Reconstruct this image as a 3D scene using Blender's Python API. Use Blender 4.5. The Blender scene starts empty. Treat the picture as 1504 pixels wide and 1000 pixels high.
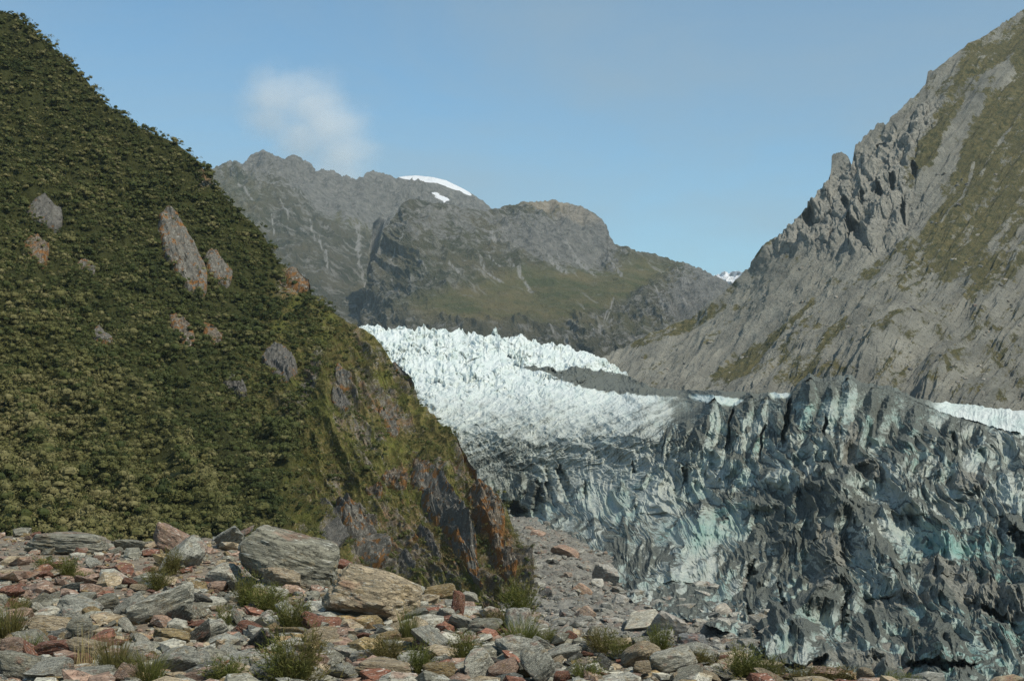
import bpy, math, random, time
import numpy as np
T0 = time.time()
F = 2089.0; CX = 752.0; HY = 640.0; EYE = 3.0      # focal length in photo pixels, principal column, horizon row, eye height
FLOOR = -32.0                                      # valley floor level, metres
scene = bpy.context.scene
col = scene.collection
rng = np.random.default_rng(7)
random.seed(7)

# ------------------------------------------------------------------ noise
_g = np.random.default_rng(11)
_perm = np.tile(_g.permutation(256).astype(np.int32), 3)
_grad = _g.normal(size=(256, 3)).astype(np.float32); _grad /= np.linalg.norm(_grad, axis=1)[:, None]
_gx, _gy, _gz = (np.ascontiguousarray(_grad[:, i]) for i in range(3))
_ang = _g.uniform(0, 2*np.pi, 256); _cx = np.cos(_ang).astype(np.float32); _cy = np.sin(_ang).astype(np.float32)
def _fade(t): return t*t*t*(t*(t*6-15)+10)
def perlin(x, y, z=0.0):
    x = np.asarray(x, np.float32); y = np.asarray(y, np.float32)
    if np.ndim(z) == 0:
        x = x+np.float32(float(z)*7.31); y = y+np.float32(float(z)*3.77)
        xf = np.floor(x); yf = np.floor(y); fx = x-xf; fy = y-yf; xi = xf.astype(np.int32) & 255; yi = yf.astype(np.int32) & 255
        a = _perm[xi]+yi; b = _perm[xi+1]+yi; u = _fade(fx)
        def c(h, dx, dy): return _cx[h]*(dx)+_cy[h]*(dy)
        fx1 = fx-1; fy1 = fy-1
        p0 = c(_perm[a], fx, fy); p1 = c(_perm[a+1], fx, fy1); p0 += u*(c(_perm[b], fx1, fy)-p0); p1 += u*(c(_perm[b+1], fx1, fy1)-p1)
        return (p0+_fade(fy)*(p1-p0))*1.45
    z = np.asarray(z, np.float32)
    xf = np.floor(x); yf = np.floor(y); zf = np.floor(z); fx, fy, fz = x-xf, y-yf, z-zf
    xi = xf.astype(np.int32) & 255; yi = yf.astype(np.int32) & 255; zi = zf.astype(np.int32) & 255; u = _fade(fx); v = _fade(fy)
    A = [_perm[xi]+yi, _perm[xi+1]+yi]
    def c(dx, dy, dz):
        h = _perm[_perm[A[dx]+dy]+zi+dz]; return _gx[h]*(fx-dx)+_gy[h]*(fy-dy)+_gz[h]*(fz-dz)
    def face(dz):
        a = c(0,0,dz); a = a+u*(c(1,0,dz)-a); b = c(0,1,dz); b = b+u*(c(1,1,dz)-b); return a+v*(b-a)
    a = face(0); return (a+_fade(fz)*(face(1)-a))*1.6
def fbm(x, y, z=0, o=5, g=0.5, l=2.03):
    s = 0; a = 1; t = 0
    for i in range(o):
        s = s+a*perlin(x+17.3*i, y-9.1*i, z+3.7*i+0.5); t += a
        x, y, z, a = x*l, y*l, z*l, a*g
    return s/t
def ridged(x, y, z=0, o=5, g=0.5, l=2.05):
    s = 0; a = 1; t = 0; w = 1
    for i in range(o):
        n = 1-np.abs(perlin(x+13.3*i, y-7.7*i, z+2.9*i+0.5))*1.5
        n = np.clip(n, 0, 1)**2
        s = s+a*n*w; t += a; w = np.clip(n*1.6, 0, 1)
        x, y, z, a = x*l, y*l, z*l, a*g
    return s/t
def worley(x, y):
    """distance to nearest feature point, and to the second, plus a hash per cell"""
    xi = np.floor(x).astype(np.int32); yi = np.floor(y).astype(np.int32)
    d1 = np.full(x.shape, 9.0, np.float32); d2 = d1.copy(); h = np.zeros(x.shape, np.float32)
    for dx in (-1, 0, 1):
        for dy in (-1, 0, 1):
            k = _perm[_perm[(xi+dx) & 255]+((yi+dy) & 255)]
            k2 = _perm[k+37]
            px = xi+dx+k/255.0; py = yi+dy+k2/255.0
            d = np.hypot(px-x, py-y).astype(np.float32)
            m = d < d1
            d2 = np.where(m, d1, np.minimum(d2, d)); h = np.where(m, k/255.0, h); d1 = np.where(m, d, d1)
    return d1, d2, h
def sstep(a, b, x):
    t = np.clip((x-a)/(b-a), 0, 1); return t*t*(3-2*t)
def blob(X, Y, cx, cy, rx, ry, ang=0, soft=0.5):
    c, s = math.cos(math.radians(ang)), math.sin(math.radians(ang))
    u = ((X-cx)*c+(Y-cy)*s)/rx; v = (-(X-cx)*s+(Y-cy)*c)/ry
    return 1-sstep(1-soft, 1+soft, np.hypot(u, v))
def band(X, Y, pts, w):
    """distance-based mask around a polyline"""
    d = np.full(X.shape, 1e9, np.float32)
    for (x0, y0), (x1, y1) in zip(pts[:-1], pts[1:]):
        L = (x1-x0)**2+(y1-y0)**2
        t = np.clip(((X-x0)*(x1-x0)+(Y-y0)*(y1-y0))/L, 0, 1)
        d = np.minimum(d, np.hypot(X-x0-t*(x1-x0), Y-y0-t*(y1-y0)))
    return 1-sstep(w*0.5, w*1.5, d)
def rbf(pts, smooth=0):
    P = np.array(pts, float); n = len(P); q = P[:, :2]/500.0
    K = np.hypot(q[:, None, 0]-q[None, :, 0], q[:, None, 1]-q[None, :, 1])
    A = np.zeros((n+3, n+3)); A[:n, :n] = K-np.eye(n)*smooth; A[:n, n] = 1; A[:n, n+1:] = q; A[n, :n] = 1; A[n+1:, :n] = q.T
    s = np.linalg.solve(A, np.r_[np.log(P[:, 2]), 0, 0, 0])
    def f(X, Y):
        X = np.asarray(X, float)/500; Y = np.asarray(Y, float)/500
        r = s[n]+s[n+1]*X+s[n+2]*Y
        for i in range(n): r = r+s[i]*np.hypot(X-q[i, 0], Y-q[i, 1])
        return np.exp(r)
    return f
def at(px, py, D):
    px = np.asarray(px, float); py = np.asarray(py, float); D = np.asarray(D, float)
    return np.stack([D*(px-CX)/F, D*np.ones_like(px), EYE+D*(HY-py)/F], -1)

# ------------------------------------------------------------------ mesh + material helpers
def mesh_from(name, V, Fc, mats, smooth=False, attrs=None, cols=None):
    V = np.ascontiguousarray(V, np.float32).reshape(-1, 3); Fc = np.ascontiguousarray(Fc, np.int32)
    me = bpy.data.meshes.new(name); k = Fc.shape[1]; n = len(Fc)
    me.vertices.add(len(V)); me.vertices.foreach_set('co', V.ravel())
    me.loops.add(n*k); me.loops.foreach_set('vertex_index', Fc.ravel())
    me.polygons.add(n); me.polygons.foreach_set('loop_start', np.arange(0, n*k, k, dtype=np.int32))
    me.polygons.foreach_set('use_smooth', np.full(n, smooth, bool))
    for a, v in (attrs or {}).items():
        me.attributes.new(a, 'FLOAT', 'POINT').data.foreach_set('value', np.ascontiguousarray(v, np.float32).ravel())
    for a, v in (cols or {}).items():
        v = np.asarray(v, np.float32).reshape(-1, 3); v = np.c_[v, np.ones(len(v), np.float32)]
        me.attributes.new(a, 'FLOAT_COLOR', 'POINT').data.foreach_set('color', np.ascontiguousarray(v, np.float32).ravel())
    me.update(calc_edges=True)
    for m in (mats if isinstance(mats, (list, tuple)) else [mats]): me.materials.append(m)
    return me
def link(name, me, parent=None):
    o = bpy.data.objects.new(name, me); col.objects.link(o)
    if parent: o.parent = parent
    return o
def tag(o, label=None, cat=None, group=None, kind=None):
    if label: o['label'] = label
    if cat: o['category'] = cat
    if group: o['group'] = group
    if kind: o['kind'] = kind
    return o
def gridfaces(ny, nx):
    i = np.arange(ny*nx, dtype=np.int32).reshape(ny, nx)
    return np.stack([i[:-1, :-1], i[:-1, 1:], i[1:, 1:], i[1:, :-1]], -1).reshape(-1, 4)
def normals(P):
    du = np.gradient(P, axis=1); dv = np.gradient(P, axis=0)
    n = np.cross(du, dv); n /= np.linalg.norm(n, axis=-1, keepdims=True)+1e-9
    return n
def blur(A, n):
    """cheap box smoothing of a normal field along both axes"""
    for ax in (0, 1):
        k = np.cumsum(np.concatenate([np.repeat(np.take(A, [0], ax), n+1, ax), A, np.repeat(np.take(A, [-1], ax), n, ax)], ax), ax)
        m = A.shape[ax]
        A = (np.take(k, range(2*n+1, 2*n+1+m), ax)-np.take(k, range(0, m), ax))/(2*n+1)
    return A
class Mat:
    def __init__(s, name):
        s.m = bpy.data.materials.new(name); s.m.use_nodes = True; s.t = s.m.node_tree; s.t.nodes.clear()
        s.out = s.n('ShaderNodeOutputMaterial'); s.b = s.n('ShaderNodeBsdfPrincipled')
        s.t.links.new(s.b.outputs[0], s.out.inputs[0]); s.b.inputs['Specular IOR Level'].default_value = 0.2; s.b.inputs['Roughness'].default_value = 0.85
    def n(s, t, **kw):
        nd = s.t.nodes.new(t)
        for k, v in kw.items(): setattr(nd, k, v)
        return nd
    def set(s, inp, v):
        if hasattr(v, 'bl_idname') or isinstance(v, bpy.types.NodeSocket): s.t.links.new(v, inp)
        elif isinstance(v, (tuple, list)) and len(v) == 3 and inp.type == 'RGBA': inp.default_value = (*v, 1)
        else: inp.default_value = v
    def pos(s): return s.n('ShaderNodeNewGeometry').outputs['Position']
    def obj(s): return s.n('ShaderNodeTexCoord').outputs['Object']
    def attr(s, a, out='Fac'): return s.n('ShaderNodeAttribute', attribute_name=a).outputs[out]
    def map(s, v, scale=(1,1,1), rot=(0,0,0), loc=(0,0,0)):
        # rotate first, then scale
        if any(rot):
            r = s.n('ShaderNodeMapping'); s.set(r.inputs[0], v); r.inputs['Rotation'].default_value = [math.radians(a) for a in rot]; v = r.outputs[0]
        r = s.n('ShaderNodeMapping'); s.set(r.inputs[0], v); r.inputs['Scale'].default_value = scale; s.set(r.inputs['Location'], loc); return r.outputs[0]
    def noise(s, v, sc, det=6, rough=0.6, dist=0.0, out=0):
        k = s.n('ShaderNodeTexNoise'); s.set(k.inputs['Vector'], v); s.set(k.inputs['Scale'], sc); k.inputs['Detail'].default_value = det
        k.inputs['Roughness'].default_value = rough; k.inputs['Distortion'].default_value = dist; return k.outputs[out]
    def vor(s, v, sc, feat='F1', out='Distance', rand=1.0):
        k = s.n('ShaderNodeTexVoronoi', feature=feat); s.set(k.inputs['Vector'], v); k.inputs['Scale'].default_value = sc; k.inputs['Randomness'].default_value = rand; return k.outputs[out]
    def math(s, op, a, b=0.0, clamp=False):
        k = s.n('ShaderNodeMath', operation=op, use_clamp=clamp); s.set(k.inputs[0], a); s.set(k.inputs[1], b); return k.outputs[0]
    def ramp(s, f, a, b, lo=0.0, hi=1.0):
        k = s.n('ShaderNodeMapRange'); s.set(k.inputs[0], f); s.set(k.inputs[1], a); s.set(k.inputs[2], b); s.set(k.inputs[3], lo); s.set(k.inputs[4], hi); return k.outputs[0]
    def mix(s, f, a, b, mode='MIX'):
        k = s.n('ShaderNodeMix', data_type='RGBA', blend_type=mode); s.set(k.inputs[0], f); s.set(k.inputs[6], a); s.set(k.inputs[7], b); return k.outputs[2]
    def bump(s, h, strength=0.5, dist=0.1, normal=None):
        k = s.n('ShaderNodeBump'); s.set(k.inputs['Height'], h); k.inputs['Strength'].default_value = strength; k.inputs['Distance'].default_value = dist
        if normal is not None: s.set(k.inputs['Normal'], normal)
        return k.outputs[0]
    def fin(s, color, normal=None, rough=None, spec=None):
        s.set(s.b.inputs['Base Color'], color)
        if normal is not None: s.set(s.b.inputs['Normal'], normal)
        if rough is not None: s.set(s.b.inputs['Roughness'], rough)
        if spec is not None: s.set(s.b.inputs['Specular IOR Level'], spec)
        return s.m

def interp(pts, X):
    p = np.array(pts, float); return np.interp(X, p[:, 0], p[:, 1])

# ------------------------------------------------------------------ relief terrain: a real surface sampled along the sight lines at its true distances
class Relief:
    def __init__(s, x0, x1, nx, top, bot, depth, ny, power=1.0, topn=0.0, tops=0.05, calm=None):
        s.x0, s.x1, s.nx, s.ny = x0, x1, nx, ny
        s.xs = np.linspace(x0, x1, nx); s.tp = interp(top, s.xs)
        if topn: s.tp = s.tp+topn*fbm(s.xs*tops, s.xs*0+3.3, o=5, g=0.6)*(1 if calm is None else 1-0.9*sstep(calm[0]-8, calm[0], s.xs)*sstep(calm[1]+8, calm[1], s.xs))
        s.bt = interp(bot, s.xs)
        v = np.linspace(0, 1, ny)**power
        s.PX = np.repeat(s.xs[None, :], ny, 0).astype(np.float32); kk = max(3, nx//40); tps = np.convolve(np.pad(s.tp, kk, 'edge'), np.ones(2*kk+1)/(2*kk+1), 'valid'); s.tps = tps
        s.PY = (s.bt[None, :]+(tps-s.bt)[None, :]*v[:, None]+(s.tp-tps)[None, :]*v[:, None]**7).astype(np.float32)
        s.D = depth(s.PX, s.PY); s.P = at(s.PX, s.PY, s.D)
    def finish(s, back=(0.25, 0.5), rows=10, drop=0.9, front=None):
        """carry the surface over the crest and down its far side"""
        t = s.P[-1]; away = np.stack([t[:, 0], t[:, 1]], -1); away /= np.linalg.norm(away, axis=1, keepdims=True)
        H = max(t[:, 2].max()-FLOOR, 10)*1.1; R = []
        for i in range(1, rows+1):
            k = (i/rows)**2*H
            q = t.copy(); q[:, :2] += away*k/drop; q[:, 2] = np.maximum(q[:, 2]-k*(0.25+0.75*min(1, i/4)), FLOOR-10); R.append(q)
        s.full = np.concatenate([s.P, np.array(R)], 0); s.nf = s.ny+rows
        return s
    def pad(s, A): return np.concatenate([A, np.repeat(A[-1:], s.nf-s.ny, 0)], 0)
    def build(s, name, mat, attrs=None, smooth=True, cols=None):
        a = {k: s.pad(v) for k, v in (attrs or {}).items()}
        c = {k: s.pad(v) for k, v in (cols or {}).items()}
        me = mesh_from(name, s.full, gridfaces(s.nf, s.nx), mat, smooth, a, c)
        return link(name, me)
    def sample(s, px, py, A=None):
        """surface point under a picture column and row"""
        A = s.P if A is None else A
        px = np.asarray(px, float); py = np.asarray(py, float)
        u = np.clip((px-s.x0)/(s.x1-s.x0)*(s.nx-1), 0, s.nx-1.001); j = u.astype(int); fu = u-j
        v = np.empty(px.shape); flat = (j.ravel(), py.ravel()); out_ = np.empty(px.size)
        o_ = np.argsort(flat[0], kind='stable'); js, st = np.unique(flat[0][o_], return_index=True); st = list(st)+[px.size]
        rows = np.arange(s.ny)
        for q in range(len(js)):
            ii = o_[st[q]:st[q+1]]; out_[ii] = np.interp(flat[1][ii], s.PY[::-1, js[q]], rows[::-1])
        v = np.clip(out_.reshape(px.shape), 0, s.ny-1.001); i = np.minimum(v.astype(int), s.ny-2); fv = v-i
        if A.ndim == 3: fu = fu[..., None]; fv = fv[..., None]
        return (A[i, j]*(1-fu)+A[i, j+1]*fu)*(1-fv)+(A[i+1, j]*(1-fu)+A[i+1, j+1]*fu)*fv

# ================================================================== MATERIALS
def foliage_mat(name, a, b, c, scale=0.35):
    M = Mat(name); p = M.pos()
    n1 = M.noise(p, scale, 2, 0.5); n2 = M.noise(p, scale*0.12, 3, 0.5); n3 = M.noise(p, scale*9, 1, 0.5)
    cl = M.mix(M.ramp(n1, 0.44, 0.58), a, b); cl = M.mix(M.ramp(n2, 0.42, 0.62), cl, c); 
    cl = M.mix(M.ramp(n3, 0.3, 0.7, 0.0, 0.35), cl, (0.015, 0.022, 0.007))
    M.fin(cl, rough=0.7, spec=0.15)
    tr = M.n('ShaderNodeBsdfTranslucent'); M.set(tr.inputs[0], cl); mx = M.n('ShaderNodeMixShader'); mx.inputs[0].default_value = 0.22
    M.t.links.new(M.b.outputs[0], mx.inputs[1]); M.t.links.new(tr.outputs[0], mx.inputs[2]); M.t.links.new(mx.outputs[0], M.out.inputs[0])
    return M.m
mat_olive = foliage_mat('olive_foliage', (0.16, 0.147, 0.053), (0.225, 0.198, 0.088), (0.118, 0.118, 0.038), 0.30)
mat_green = foliage_mat('green_foliage', (0.066, 0.078, 0.021), (0.112, 0.115, 0.038), (0.044, 0.056, 0.016), 0.30)
mat_scrub = foliage_mat('scrub_foliage', (0.165, 0.15, 0.045), (0.25, 0.185, 0.08), (0.115, 0.12, 0.034), 0.25)
mat_bush = foliage_mat('bush_foliage', (0.12, 0.135, 0.032), (0.17, 0.175, 0.05), (0.15, 0.125, 0.045), 6.0)
mat_dry = foliage_mat('dry_grass', (0.42, 0.33, 0.15), (0.50, 0.40, 0.20), (0.33, 0.27, 0.11), 6.0)

def hill_mat():
    M = Mat('hillside'); p = M.pos()
    rock = M.attr('rock'); grass = M.attr('grass'); lich = M.attr('lichen')
    s = M.map(p, (1, 1, 0.65), (0, -28, 0))
    n = M.noise(s, 0.55, 8, 0.65); f = M.noise(s, 2.4, 6, 0.7)
    rc = M.mix(M.ramp(n, 0.35, 0.65), (0.085, 0.08, 0.07), (0.21, 0.19, 0.155)); rc = M.mix(M.ramp(f, 0.57, 0.66), rc, (0.38, 0.36, 0.30))
    o = M.noise(p, 0.35, 5, 0.65); rc = M.mix(M.math('MULTIPLY', M.ramp(o, 0.46, 0.56), lich), rc, (0.21, 0.105, 0.035))
    g = M.noise(p, 0.8, 6, 0.65); g2 = M.noise(p, 0.13, 4, 0.6)
    gc = M.mix(M.ramp(g, 0.4, 0.62), (0.065, 0.066, 0.020), (0.19, 0.155, 0.06)); gc = M.mix(M.ramp(g2, 0.45, 0.6), gc, (0.13, 0.135, 0.034))
    gc = M.mix(M.ramp(M.noise(p, 1.9, 4, 0.6), 0.58, 0.68, 0, 0.8), gc, (0.25, 0.15, 0.06))
    dk = M.mix(g, (0.022, 0.026, 0.008), (0.055, 0.056, 0.018))
    c = M.mix(grass, dk, gc)
    k = M.ramp(M.math('ADD', rock, M.math('MULTIPLY', M.math('SUBTRACT', f, 0.5), 1.2)), 0.42, 0.58)
    c = M.mix(k, c, rc)
    return M.fin(c, M.bump(M.math('ADD', n, M.math('MULTIPLY', f, 0.4)), 0.9, 1.2), 0.9, 0.1)

def outcrop_mat(name, base, lichen=0.5, dark=0.3, pale=0.5):
    M = Mat(name); p = M.obj(); w = M.pos()
    s = M.map(p, (1, 1, 1)); st = M.map(w, (1, 1, 0.25), (0, -32, 0))
    n = M.noise(st, 0.9, 8, 0.65); f = M.noise(st, 4.0, 5, 0.7)
    c = M.mix(M.ramp(n, 0.3, 0.7), tuple(v*0.55 for v in base), tuple(v*1.25 for v in base))
    c = M.mix(M.ramp(M.noise(w, 1.6, 7, 0.75), 0.56, 0.62, 0, pale), c, (0.50, 0.49, 0.44))
    e = M.attr('edge')
    o = M.math('ADD', M.noise(w, 0.45, 5, 0.65), M.math('MULTIPLY', e, 0.12))
    c = M.mix(M.ramp(o, 0.70-0.13*lichen, 0.76-0.13*lichen), c, (0.215, 0.105, 0.035))
    c = M.mix(M.ramp(f, 0.34, 0.26, 0, dark), c, (0.03, 0.03, 0.03))
    return M.fin(c, M.bump(M.math('ADD', n, M.math('MULTIPLY', f, 0.5)), 1.0, 0.7), 0.85, 0.2)

def rock_mat(name, vcol=False, fine=1.0, bands=True):
    """foliated schist, tinted by object colour (or by a vertex colour)"""
    M = Mat(name)
    if vcol: base = M.attr('tint', 'Color'); v = M.pos()
    else:
        oi = M.n('ShaderNodeObjectInfo'); base = oi.outputs['Color']
        v = M.n('ShaderNodeVectorMath', operation='ADD'); M.set(v.inputs[0], M.obj())
        k = M.n('ShaderNodeCombineXYZ'); M.set(k.inputs[0], M.math('MULTIPLY', oi.outputs['Random'], 37.0)); M.set(k.inputs[1], M.math('MULTIPLY', oi.outputs['Random'], 91.0))
        M.set(v.inputs[1], k.outputs[0]); v = v.outputs[0]
    fl = M.map(v, (1.0, 1.0, 4.6), (6, 10, 0))
    n = M.noise(fl, 1.3*fine, 8, 0.68, 1.3); g = M.noise(v, 5.5*fine, 7, 0.75); b = M.noise(v, 0.9*fine, 4, 0.6)
    c = M.mix(M.ramp(n, 0.36, 0.64), M.mix(1.0, base, (0.55, 0.55, 0.53), 'MULTIPLY'), M.mix(1.0, base, (1.38, 1.34, 1.25), 'MULTIPLY'))
    c = M.mix(M.ramp(M.noise(fl, 3.4*fine, 5, 0.7, 0.4), 0.58, 0.64, 0, 0.75), c, (0.55, 0.54, 0.48))
    c = M.mix(M.ramp(g, 0.40, 0.30, 0, 0.8), c, M.mix(1.0, base, (0.22, 0.22, 0.22), 'MULTIPLY'))
    c = M.mix(M.ramp(M.noise(v, 1.7*fine, 6, 0.7), 0.56, 0.64, 0, 0.45), c, (0.27, 0.19, 0.085))
    c = M.mix(M.ramp(b, 0.58, 0.68, 0, 0.5), c, (0.25, 0.105, 0.062))
    c = M.mix(M.ramp(g, 0.60, 0.66, 0, 0.55), c, (0.48, 0.47, 0.41))
    cr = M.n('ShaderNodeTexVoronoi', feature='DISTANCE_TO_EDGE'); M.set(cr.inputs['Vector'], M.noise(M.map(v, (1, 1, 1.8)), 1.6*fine, 4, 0.6, 0, 1)); cr.inputs['Scale'].default_value = 5.0
    ck = M.ramp(cr.outputs['Distance'], 0.0, 0.035, 0.75, 0.0); c = M.mix(ck, c, M.mix(1.0, base, (0.15, 0.15, 0.15), 'MULTIPLY'))
    h = M.math('SUBTRACT', M.math('ADD', M.math('MULTIPLY', n, 0.9), M.math('MULTIPLY', g, 0.8)), M.math('MULTIPLY', ck, 0.5))
    return M.fin(c, M.bump(h, 0.9, 0.06/fine), 0.85, 0.2)

def scree_mat(name, a, b, fine=1.0, stones=0.6):
    M = Mat(name); p = M.pos()
    v1 = M.n('ShaderNodeTexVoronoi'); M.set(v1.inputs['Vector'], p); v1.inputs['Scale'].default_value = 0.9*fine
    n = M.noise(p, 0.12*fine, 6, 0.6); g = M.noise(p, 2.3*fine, 6, 0.7)
    c = M.mix(M.ramp(n, 0.35, 0.65), a, b)
    c = M.mix(M.ramp(v1.outputs['Color'], 0.2, 0.9, 0, stones), c, M.mix(1.0, c, (1.7, 1.65, 1.55), 'MULTIPLY'))
    c = M.mix(M.ramp(g, 0.45, 0.3, 0, 0.7), c, M.mix(1.0, c, (0.35, 0.35, 0.36), 'MULTIPLY'))
    c = M.mix(M.ramp(M.noise(p, 0.3*fine, 4, 0.6), 0.56, 0.66, 0, 0.45), c, (0.23, 0.15, 0.11))
    h = M.math('ADD', M.math('MULTIPLY', v1.outputs['Distance'], -0.7), g)
    return M.fin(c, M.bump(h, 1.0, 0.6/fine), 0.9, 0.15)

def mountain_mat():
    """right hand mountain: grey scree, broken rock and tawny grass"""
    M = Mat('mountainside'); p = M.pos()
    veg = M.attr('veg'); cliff = M.attr('cliff'); tone = M.attr('tone')
    # fall line runs down to the left in this slope
    fl = M.map(p, (1, 1, 0.3), (0, 0, 0))
    n = M.noise(p, 0.035, 8, 0.68); g = M.noise(p, 0.32, 8, 0.72); q = M.noise(p, 1.4, 4, 0.7)
    sc = M.mix(M.ramp(n, 0.35, 0.65), (0.195, 0.188, 0.158), (0.325, 0.312, 0.262))
    sc = M.mix(M.ramp(tone, 0, 1), sc, M.mix(1.0, sc, (0.62, 0.64, 0.66), 'MULTIPLY'))
    sc = M.mix(M.ramp(g, 0.44, 0.34, 0, 0.7), sc, (0.06, 0.06, 0.062)); sc = M.mix(M.ramp(q, 0.60, 0.68, 0, 0.6), sc, (0.42, 0.41, 0.38))
    cl = M.mix(M.ramp(g, 0.38, 0.62), (0.15, 0.148, 0.132), (0.37, 0.35, 0.30))
    c = M.mix(cliff, sc, cl)
    vc = M.mix(M.ramp(M.noise(p, 0.16, 7, 0.7), 0.38, 0.62), (0.052, 0.056, 0.026), (0.155, 0.132, 0.06))
    vc = M.mix(M.ramp(M.noise(p, 0.02, 3, 0.6), 0.42, 0.6, 0, 0.6), vc, (0.082, 0.076, 0.036))
    k = M.ramp(M.math('ADD', veg, M.math('MULTIPLY', M.math('SUBTRACT', M.noise(p, 0.09, 8, 0.8), 0.5), 2.6)), 0.40, 0.60)
    c = M.mix(k, c, vc)
    h = M.math('ADD', g, M.math('MULTIPLY', q, 0.35))
    return M.fin(c, M.bump(h, 1.0, 3.2), 0.92, 0.1)

def far_mat():
    M = Mat('far_mountainside'); p = M.pos()
    snow = M.attr('snow'); grass = M.attr('grass'); bare = M.attr('bare'); strk = M.attr('streak')
    n = M.noise(p, 0.008, 8, 0.68); g = M.noise(p, 0.045, 8, 0.75)
    st = M.noise(M.map(p, (1, 1, 0.22), (0, 24, 0)), 0.03, 8, 0.7)
    rk = M.mix(M.ramp(g, 0.36, 0.64), (0.105, 0.105, 0.098), (0.26, 0.25, 0.225))
    vg = M.mix(M.ramp(n, 0.38, 0.62), (0.058, 0.060, 0.040), (0.115, 0.105, 0.070)); vg = M.mix(M.ramp(st, 0.515, 0.60, 0, 0.9), vg, (0.22, 0.212, 0.19))
    gr = M.mix(M.ramp(n, 0.38, 0.62), (0.085, 0.094, 0.038), (0.165, 0.138, 0.065)); gr = M.mix(M.ramp(g, 0.56, 0.68, 0, 0.6), gr, (0.19, 0.18, 0.15))
    c = M.mix(grass, vg, gr)
    k = M.ramp(M.math('ADD', bare, M.math('MULTIPLY', M.math('SUBTRACT', g, 0.5), 2.8)), 0.38, 0.66)
    c = M.mix(k, c, rk)
    c = M.mix(M.attr('tan'), c, M.mix(M.ramp(g, 0.35, 0.65), (0.20, 0.165, 0.115), (0.42, 0.36, 0.28)))
    c = M.mix(strk, c, (0.32, 0.31, 0.29))
    c = M.mix(M.ramp(M.math('ADD', snow, M.math('MULTIPLY', M.math('SUBTRACT', g, 0.5), 0.5)), 0.45, 0.55), c, (0.88, 0.89, 0.92))
    return M.fin(c, M.bump(M.math('ADD', g, M.math('MULTIPLY', st, 0.6)), 1.0, 22.0), 0.95, 0.05)

def ice_mat():
    M = Mat('glacier_ice'); p = M.pos()
    dirt = M.attr('dirt'); blue = M.attr('blue'); grit = M.attr('grit'); far = M.attr('far')
    s = M.map(p, (1, 1, 0.35), (0, 18, 0))
    n = M.noise(s, 0.55, 8, 0.72, 0.8); f = M.noise(p, 2.1, 6, 0.72); big = M.noise(s, 0.10, 6, 0.65, 0.5)
    ice = M.mix(M.ramp(n, 0.3, 0.7), (0.235, 0.258, 0.226), (0.54, 0.56, 0.505)); 
    ice = M.mix(M.ramp(far, 0, 1, 0, 1), ice, M.mix(M.ramp(n, 0.35, 0.6), (0.52, 0.58, 0.56), (0.78, 0.80, 0.765)))
    ice = M.mix(M.math('MULTIPLY', blue, M.ramp(big, 0.35, 0.6, 0.4, 1.0)), ice, (0.20, 0.35, 0.31))
    w = M.ramp(far, 0, 1, 1.7, 0.8)
    k = M.math('ADD', dirt, M.math('MULTIPLY', M.math('SUBTRACT', n, 0.5), w))
    k = M.math('ADD', k, M.math('MULTIPLY', M.math('SUBTRACT', f, 0.5), 0.55))
    dr = M.noise(M.map(p, (1, 1, 0.16), (0, 14, 0)), 1.5, 5, 0.7, 0.6)
    k = M.math('ADD', k, M.math('MULTIPLY', M.ramp(dr, 0.52, 0.60), M.ramp(far, 0, 1, 0.30, 0.12)))
    k = M.math('SUBTRACT', k, M.math('MULTIPLY', M.ramp(dr, 0.44, 0.38), M.ramp(far, 0, 1, 0.22, 0.0)))
    k = M.ramp(k, 0.28, 0.74)
    dc = M.mix(M.ramp(f, 0.4, 0.62), (0.052, 0.060, 0.051), (0.145, 0.153, 0.130))
    c = M.mix(k, ice, dc)
    v = M.n('ShaderNodeTexVoronoi'); M.set(v.inputs['Vector'], p); v.inputs['Scale'].default_value = 1.6
    gc = M.mix(M.ramp(v.outputs['Color'], 0.1, 0.9), (0.10, 0.102, 0.086), (0.25, 0.245, 0.205))
    c = M.mix(M.ramp(M.math('ADD', grit, M.math('MULTIPLY', M.math('SUBTRACT', f, 0.5), 0.8)), 0.45, 0.6), c, gc)
    h = M.math('ADD', M.math('MULTIPLY', n, 1.0), M.math('MULTIPLY', f, 0.35))
    return M.fin(c, M.bump(h, 1.0, 0.7), M.ramp(k, 0, 1, 0.45, 0.85), 0.35)

# ================================================================== FAR MOUNTAINS
mat_far = far_mat()
top1 = [(150,330),(250,275),(290,256),(305,250),(322,240),(345,235),(352,237),(362,238),(368,228),(385,223),(398,227),(404,229),(416,236),(422,231),(433,227),(443,238),(448,236),(458,243),(462,252),(475,250),(490,250),(502,256),(512,257),(524,264),(532,262),(537,253),(548,250),(560,252),(572,257),(583,261),(592,259),(610,258),(635,260),(655,265),(680,277),(700,289),(718,303),(760,345),(800,380)]
D1 = rbf([(150,330,4300),(300,252,4300),(385,223,4500),(460,250,4600),(540,250,4800),(640,260,5000),(718,303,5000),(800,380,4900),(520,310,4200),(560,330,4350),(640,300,4700),
          (300,350,3600),(400,330,3800),(480,380,3500),(545,400,3650),(560,460,3300),(480,470,3000),(400,450,3100),(600,420,3500),(150,540,2600),(400,540,2500),(600,540,2500),(800,540,2600)])
R = Relief(150, 800, 900, top1, [(150,545),(800,545)], D1, 420, topn=4.0, tops=0.16, calm=(588, 712))
X, Y, Z = R.P[..., 0], R.P[..., 1], R.P[..., 2]
N = blur(normals(R.P), 12); N /= np.linalg.norm(N, axis=-1, keepdims=True)
if N[..., 2].mean() < 0: N = -N
a = X*0.9+Z*0.55; b = -X*0.3+Z
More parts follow.
